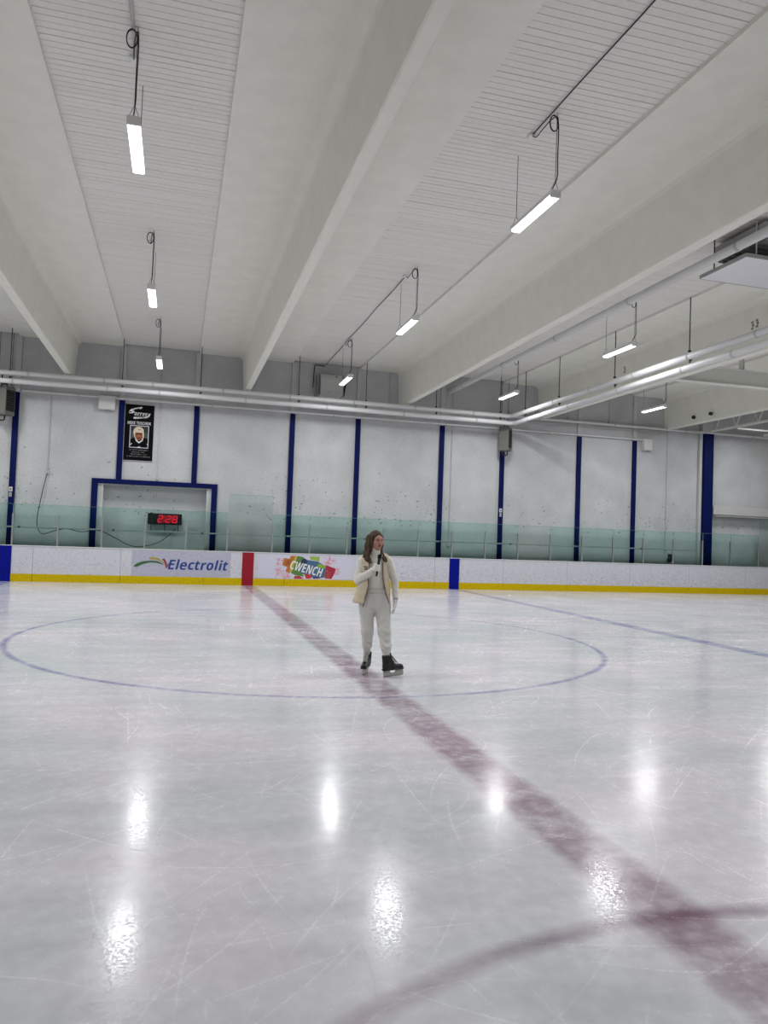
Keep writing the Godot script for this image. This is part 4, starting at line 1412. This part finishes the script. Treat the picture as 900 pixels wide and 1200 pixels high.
	lock.call([H.call(0.074, 0.04, 0.0), H.call(0.084, -0.05, -0.01), H.call(0.082, -0.12, -0.015), Vector3(-0.02, 1.46, 0.02), Vector3(0.008, 1.42, 0.075), Vector3(0.022, 1.395, 0.085)], 0.026, 0.018)
	var hair_field := func(p: Vector3) -> float:
		var q: Vector3 = inv * (p - head)
		var d := ell_d(q, Vector3(0, 0.025, -0.014), Vector3(0.085, 0.106, 0.104))
		# part the cap over the face: an oval window that is higher in the middle
		var window := ell_d(q, Vector3(0, -0.040, 0.10), Vector3(0.066, 0.130, 0.090))
		d = maxf(d, -window)
		d = maxf(d, -(q.y + 0.085))
		d = smin(d, prims_d(p, locks, 0.03), 0.025)
		d = maxf(d, -ell_d(q, Vector3(0, -0.040, 0.105), Vector3(0.063, 0.122, 0.084)))
		var an := atan2(q.x, q.z)
		return d + 0.0022 * sin(an * 34.0 + q.y * 18.0) + 0.0014 * sin(an * 71.0 - q.y * 30.0)
	var hair_tint := func(p: Vector3) -> Color:
		var q: Vector3 = inv * (p - head)
		var an := atan2(q.x, q.z)
		var s := 0.5 + 0.5 * sin(an * 34.0 + q.y * 18.0 + 1.0)
		s = s * 0.45 + 0.55 * (0.5 + 0.5 * sin(an * 15.0 + q.y * 9.0))
		return Color(0.022, 0.011, 0.004).lerp(Color(0.17, 0.098, 0.046), s * s * s)
	tag(obj("hair", nets(hair_field, Vector3(-0.30, 1.33, -0.18), Vector3(0.075, 1.79, 0.16), 0.006, hair_tint), skin_mat("hair_strands", 0.75), t), "long brown hair with lighter strands")
	# ---- sweater with turtleneck and sleeves
	var torso := [[Vector3(-0.114, 1.315, -0.01), Vector3(0.155, 0.135, 0.102)], [Vector3(-0.108, 1.19, 0.0), Vector3(0.145, 0.16, 0.105)], [Vector3(-0.095, 1.05, 0.0), Vector3(0.140, 0.15, 0.105)], [shR + Vector3(0.03, 0.012, 0), shL + Vector3(-0.03, 0.012, 0), 0.052, 0.052]]
	var arms := [[shR, elR, 0.062, 0.056], [elR, wrR, 0.056, 0.039], [shL, elL, 0.060, 0.046], [elL, wrL, 0.046, 0.034]]
	var sweater_field := func(p: Vector3) -> float:
		var d := smin(prims_d(p, torso, 0.05), prims_d(p, arms, 0.02), 0.03)
		d = smin(d, cap_d(p, neck - Vector3(0, 0.05, -0.005), neck + Vector3(0.003, 0.062, 0.012), 0.066, 0.058), 0.02)
		d += 0.0018 * sin(p.y * 80.0 + p.x * 60.0) * clampf((absf(p.x + 0.11) - 0.10) * 12.0, 0.0, 1.0)
		if p.y > 1.44: d += 0.0022 * sin(p.y * 260.0)
		return maxf(d, 1.005 - p.y) if absf(p.x + 0.095) < 0.18 and p.y < 1.06 else d
	var cream := knit("cream_knit", Color(0.875, 0.862, 0.83))
	tag(obj("sweater", nets(sweater_field, Vector3(-0.40, 0.88, -0.16), Vector3(0.24, 1.58, 0.27), 0.0095), cream, t), "cream turtleneck sweater")
	# ---- joggers
	var legs := [[Vector3(-0.09, 0.98, 0.0), Vector3(0.152, 0.10, 0.115)], [Vector3(-0.09, 0.88, -0.005), Vector3(0.19, 0.15, 0.13)], [hpR + Vector3(-0.01, -0.06, 0), knR, 0.104, 0.076], [knR, knR.lerp(anR, 0.58), 0.074, 0.064], [knR.lerp(anR, 0.55), anR, 0.047, 0.044], [hpL + Vector3(0.01, -0.06, 0), knL, 0.104, 0.078], [knL, knL.lerp(anL, 0.60), 0.076, 0.066], [knL.lerp(anL, 0.56), anL, 0.048, 0.045]]
	var jog_field := func(p: Vector3) -> float:
		var d := prims_d(p, legs, 0.035)
		# folds gather at the knees and over the cuffs
		var fold := 0.7 * exp(-pow((p.y - 0.50) * 8.0, 2.0)) + 1.3 * exp(-pow((p.y - 0.365) * 18.0, 2.0))
		d += 0.0045 * fold * sin(p.y * 85.0 + p.x * 46.0 + p.z * 30.0 + 1.5 * sin(p.x * 30.0)) + 0.003 * sin(p.x * 55.0 + p.y * 9.0) + 0.006 * exp(-pow((p.x + 0.085) * 60.0, 2.0)) * smoothstep(0.95, 0.75, p.y) + 0.0035 * sin((p.y - absf(p.x + 0.085) * 0.8) * 60.0) * exp(-pow((p.y - 0.74) * 7.0, 2.0))
		return maxf(d, p.y - 1.075)
	var ecru := knit("ecru_fleece", Color(0.83, 0.822, 0.795))
	var jog := obj("joggers", nets(jog_field, Vector3(-0.34, 0.20, -0.18), Vector3(0.19, 1.10, 0.30), 0.0095), ecru, t)
	tag(jog, "cream fleece joggers with cuffs")
	var st := mk()
	var wb := []
	for i in 29:
		var a := TAU * i / 28.0
		wb.append(Vector3(-0.094 + cos(a) * 0.150, 1.035, sin(a) * 0.117))
	tube(st, wb, 0.012, 6)
	tube(st, wb.map(func(v): return v + Vector3(0, -0.02, 0)), 0.012, 6)
	obj("waistband", st, ecru, jog)
	# ---- vest, open at the front
	var shell := [[Vector3(-0.114, 1.315, -0.01), Vector3(0.150, 0.145, 0.11)], [Vector3(-0.110, 1.19, 0.0), Vector3(0.160, 0.17, 0.12)], [Vector3(-0.118, 1.02, 0.0), Vector3(0.190, 0.19, 0.14)], [Vector3(-0.135, 0.88, 0.0), Vector3(0.212, 0.15, 0.15)], [shR + Vector3(0.05, 0.022, 0), shL + Vector3(-0.05, 0.022, 0), 0.056, 0.056]]
	var vest_field := func(p: Vector3) -> float:
		var d := prims_d(p, shell, 0.05)
		d += 0.002 * sin(p.y * 62.0)
		d = maxf(d - 0.022, -(d - 0.004))
		d = maxf(d, 0.865 + (p.x + 0.36) * 0.05 - p.y)
		# the opening: a slot whose edges run apart downwards
		var f := clampf((1.42 - p.y) / 0.56, 0.0, 1.0)
		var xl := -0.180 - 0.044 * smoothstep(0.55, 1.0, f)
		var xr := lerpf(-0.014, 0.085, f * f)
		if p.z > 0.0: d = maxf(d, minf(p.x - xl, xr - p.x))
		# neck and armholes
		d = maxf(d, -(cap_d(p, neck - Vector3(0, 0.03, -0.02), neck + Vector3(0, 0.12, 0.04), 0.078, 0.09)))
		d = maxf(d, -(cap_d(p, shR + Vector3(-0.035, 0.01, 0), elR, 0.060, 0.072)))
		d = maxf(d, -(cap_d(p, shL + Vector3(0.032, 0.01, 0), elL, 0.060, 0.050)))
		d = maxf(d, -(cap_d(p, elL, wrL, 0.050, 0.042)))
		d = maxf(d, -(cap_d(p, elR, wrR, 0.060, 0.046)))
		return d
	var beige := mat("vest_beige", Color(0.80, 0.738, 0.645), 0.75)
	beige.rim_enabled = true
	beige.rim = 0.3
	var vest := obj("vest", nets(vest_field, Vector3(-0.40, 0.80, -0.22), Vector3(0.20, 1.50, 0.22), 0.0085), beige, t)
	tag(vest, "beige sleeveless vest hanging open")
	# collar, zip edges, strap and pull of the vest
	st = mk()
	var col := []
	for i in 15:
		var a := lerpf(-0.75, TAU * 0.5 + 0.75, i / 14.0)
		col.append(Vector3(-0.108 + cos(a) * 0.098, 1.425 + 0.03 * sin(clampf(-sin(a), -1, 1)) + 0.01, -0.012 - sin(a) * 0.085))
	tube(st, col, 0.024, 8)
	obj("collar", st, beige, vest)
	var trimm := mat("vest_trim", Color(0.34, 0.29, 0.23), 0.7)
	for e in [true, false]:
		st = mk()
		var pts := []
		for i in 9:
			var f := i / 8.0
			var y := lerpf(1.37, 0.875, f)
			pts.append(Vector3(-0.180 - 0.044 * smoothstep(0.55, 1.0, f) if e else lerpf(-0.014, 0.085, f * f), y, 0.098 + 0.05 * sin(f * 1.9)))
		tube(st, pts, 0.0045, 5)
		obj("zip_edge", st, trimm, vest)
	st = mk()
	box(st, Vector3(-0.222, 1.315, 0.115), Vector3(0.055, 0.014, 0.012), 0.004)
	box(st, Vector3(-0.214, 1.288, 0.118), Vector3(0.050, 0.014, 0.012), 0.004)
	obj("chest_strap", st, trimm, vest)
	st = mk()
	tube(st, [Vector3(-0.224, 0.872, 0.148), Vector3(-0.236, 0.83, 0.150)], 0.006, 6)
	obj("zip_pull", st, mat("zip_black", Color(0.05, 0.05, 0.05), 0.5), vest)
	# ---- gloves: five fingers each
	var glove := knit("glove_knit", Color(0.89, 0.88, 0.86))
	var mic0 := Vector3(-0.080, 1.238, 0.222)
	var mic1 := Vector3(-0.052, 1.462, 0.172)
	var ax := (mic1 - mic0).normalized()
	var side := ax.cross(Vector3(0, 0, 1)).normalized()     # across the microphone
	if side.x < 0.0: side = -side
	var fw := side.cross(ax).normalized()
	if fw.z < 0.0: fw = -fw
	var M := func(h: float, s: float, f: float) -> Vector3: return mic0 + ax * h + side * s + fw * f
	var grip := [[wrR, M.call(0.065, -0.040, -0.012), 0.030, 0.030], [M.call(0.045, -0.040, 0.006), M.call(0.105, -0.036, 0.008), 0.023, 0.021]]
	for i in 4:
		var h := 0.036 + i * 0.0205
		var len_: float = [0.85, 0.95, 1.0, 0.94][i]
		var a: Vector3 = M.call(h, -0.042, 0.010)
		var b: Vector3 = M.call(h + 0.002, -0.026, 0.031)
		var c: Vector3 = M.call(h + 0.001, 0.012 * len_, 0.034)
		var d: Vector3 = M.call(h - 0.001, 0.031 * len_, 0.012)
		grip.append([a, b, 0.0115, 0.0108])
		grip.append([b, c, 0.0108, 0.0100])
		grip.append([c, d, 0.0100, 0.0088])
	grip.append([M.call(0.085, -0.042, -0.010), M.call(0.118, -0.018, -0.026), 0.0135, 0.0115])
	grip.append([M.call(0.118, -0.018, -0.026), M.call(0.132, 0.016, -0.024), 0.0115, 0.0095])
	var gf := func(p: Vector3) -> float: return prims_d(p, grip, 0.006)
	tag(obj("glove", nets(gf, Vector3(-0.20, 1.20, 0.13), Vector3(-0.01, 1.40, 0.30), 0.0042), glove, t), "cream glove closed round the microphone")
	var hang := [[wrL + Vector3(0, 0.03, 0), wrL + Vector3(-0.002, -0.02, 0.004), 0.030, 0.027], [wrL + Vector3(-0.002, -0.03, 0.004), wrL + Vector3(-0.008, -0.085, 0.026), 0.028, 0.023], [wrL + Vector3(-0.002, -0.03, 0.0), wrL + Vector3(-0.006, -0.085, -0.012), 0.028, 0.022]]
	for i in 4:
		var k: Vector3 = wrL + Vector3(-0.008, -0.088, 0.034 - i * 0.0185)
		var L: float = [0.070, 0.080, 0.076, 0.060][i]
		var a := k + Vector3(-0.002, -L * 0.45, 0.006)
		var b := k + Vector3(-0.010, -L * 0.8, 0.009)
		var c := k + Vector3(-0.022, -L * 1.02, 0.009)
		hang.append([k, a, 0.0118, 0.0110])
		hang.append([a, b, 0.0110, 0.0100])
		hang.append([b, c, 0.0100, 0.0090])
	hang.append([wrL + Vector3(-0.006, -0.035, 0.022), wrL + Vector3(-0.012, -0.075, 0.050), 0.0145, 0.0115])
	hang.append([wrL + Vector3(-0.012, -0.075, 0.050), wrL + Vector3(-0.020, -0.108, 0.054), 0.0115, 0.0092])
	var hf := func(p: Vector3) -> float: return prims_d(p, hang, 0.006)
	var gl := obj("glove", nets(hf, Vector3(0.08, 0.72, -0.06), Vector3(0.21, 0.97, 0.11), 0.0042), glove, t)
	tag(gl, "cream glove on the hanging hand")
	st = mk()
	var cuff := []
	for i in 17:
		var a := TAU * i / 16.0
		cuff.append(wrL + Vector3(cos(a) * 0.033, 0.012, sin(a) * 0.033))
	tube(st, cuff, 0.003, 5)
	obj("cuff_seam", st, trimm, gl)
	# ---- skates
	skate(t, Vector3(-0.150, 0, -0.105), Vector2(-0.20, 0.98))
	skate(t, Vector3(0.045, 0, 0.215), Vector2(0.87, -0.49), 0.06)
	# ---- the microphone is a thing of its own
	var mt := thing("microphone", "black handheld microphone held up in a cream glove", "microphone", t.position, t.rotation.y)
	var mb := mat("mic_black", Color(0.03, 0.03, 0.032), 0.4)
	st = mk()
	tube(st, [mic0, mic0 + ax * 0.185], 0.0125, 14, 0.018)
	obj("handle", st, mb, mt)
	st = mk()
	tube(st, [mic0 + ax * 0.178, mic0 + ax * 0.190], 0.0205, 14)
	obj("ring", st, mat("mic_ring", Color(0.18, 0.18, 0.18), 0.35, 0.6), mt)
	st = mk()
	var prof := [[0.188, 0.020], [0.200, 0.0245], [0.215, 0.026], [0.230, 0.0235], [0.240, 0.017], [0.245, 0.006]]
	for i in prof.size() - 1:
		tube(st, [mic0 + ax * prof[i][0], mic0 + ax * prof[i + 1][0]], prof[i][1], 14, prof[i + 1][1])
	obj("grille", st, mat("mic_grille", Color(0.06, 0.06, 0.06), 0.55, 0.5), mt)
	st = mk()
	tube(st, [mic0 - ax * 0.03, mic0], 0.0105, 12, 0.0125)
	obj("end_cap", st, mb, mt)

func skate(t: Node3D, heel: Vector3, way: Vector2, lift := 0.0) -> void:
	var s := Node3D.new()
	s.name = "ice_skate"
	t.add_child(s, true)
	tag(s, "black lace-up ice skate with pale blade holder")
	way = way.normalized()
	# own axes: x forward, y up, z across
	s.transform = Transform3D(Basis(Vector3(way.x, 0, way.y), Vector3.UP, Vector3(-way.y, 0, way.x)) * Basis(Vector3(0, 0, 1), lift), heel)
	var boot := [[Vector3(0.035, 0.118, 0), Vector3(0.140, 0.112, 0), 0.041, 0.042], [Vector3(0.140, 0.112, 0), Vector3(0.238, 0.105, 0), 0.042, 0.037], [Vector3(0.045, 0.14, 0), Vector3(0.040, 0.245, 0), 0.047, 0.050], [Vector3(0.115, 0.13, 0), Vector3(0.060, 0.205, 0), 0.040, 0.042]]
	var bf := func(p: Vector3) -> float:
		var d := prims_d(p, boot, 0.022)
		d = maxf(d, 0.080 - p.y)
		return maxf(d, p.y - (0.262 + p.x * 0.1))
	obj("boot", nets(bf, Vector3(-0.04, 0.07, -0.07), Vector3(0.30, 0.29, 0.07), 0.0062), mat("boot_black", Color(0.025, 0.025, 0.027), 0.4), s)
	var st := mk()
	tube(st, bent([Vector3(0.135, 0.160, 0), Vector3(0.100, 0.215, 0), Vector3(0.092, 0.285, 0)], 8), 0.024, 8, 0.020)
	obj("tongue", st, mat("tongue_grey", Color(0.09, 0.09, 0.092), 0.7), s)
	var lace := mat("lace_white", Color(0.70, 0.69, 0.66), 0.9)
	for i in 7:
		var f := i / 6.0
		var c := Vector3(lerpf(0.182, 0.100, f), lerpf(0.152, 0.250, f), 0)
		var out := Vector3(lerpf(0.30, 0.85, f), lerpf(0.95, 0.5, f), 0).normalized()
		for sg in [-1.0, 1.0]:
			st = mk()
			tube(st, bent([c + Vector3(0.010, 0.0, 0) + Vector3(0, 0, -0.030 * sg), c + out * 0.018, c + Vector3(-0.006, 0.016, 0.030 * sg)], 6), 0.0050, 5)
			obj("lace", st, lace, s)
	st = mk()
	for sg in [-1.0, 1.0]:
		tube(st, bent([Vector3(0.112, 0.245, 0), Vector3(0.120, 0.252, 0.02 * sg), Vector3(0.118, 0.235, 0.032 * sg), Vector3(0.112, 0.240, 0.0)], 8), 0.0033, 5)
	obj("lace_bow", st, lace, s)
	# holder with two towers and a gap, then the steel
	var hold := mat("holder_pale", Color(0.72, 0.71, 0.67), 0.45)
	st = mk()
	var w := 0.014
	var outline := PackedVector2Array([Vector2(0.0, 0.086), Vector2(-0.004, 0.070), Vector2(0.004, 0.030), Vector2(0.012, 0.020), Vector2(0.262, 0.020), Vector2(0.276, 0.034), Vector2(0.268, 0.080), Vector2(0.262, 0.086), Vector2(0.176, 0.086), Vector2(0.168, 0.060), Vector2(0.150, 0.044), Vector2(0.106, 0.044), Vector2(0.092, 0.060), Vector2(0.084, 0.086)])
	prism(st, outline, w, Transform3D(Basis.IDENTITY, Vector3(0, 0, -w * 0.5)))
	obj("blade_holder", st, hold, s)
	st = mk()
	prism(st, PackedVector2Array([Vector2(0.002, 0.024), Vector2(-0.006, 0.012), Vector2(0.004, 0.003), Vector2(0.03, 0.0), Vector2(0.24, 0.0), Vector2(0.268, 0.004), Vector2(0.280, 0.018), Vector2(0.276, 0.030), Vector2(0.262, 0.024)]), 0.004, Transform3D(Basis.IDENTITY, Vector3(0, 0, -0.002)))
	obj("blade", st, mat("blade_steel", Color(0.62, 0.62, 0.63), 0.25, 0.9), s)
	st = mk()
	prism(st, PackedVector2Array([Vector2(-0.006, 0.080), Vector2(0.262, 0.080), Vector2(0.276, 0.092), Vector2(0.262, 0.098), Vector2(0.0, 0.098)]), 0.066, Transform3D(Basis.IDENTITY, Vector3(0, 0, -0.033)))
	obj("sole", st, mat("sole_black", Color(0.04, 0.04, 0.042), 0.5), s)
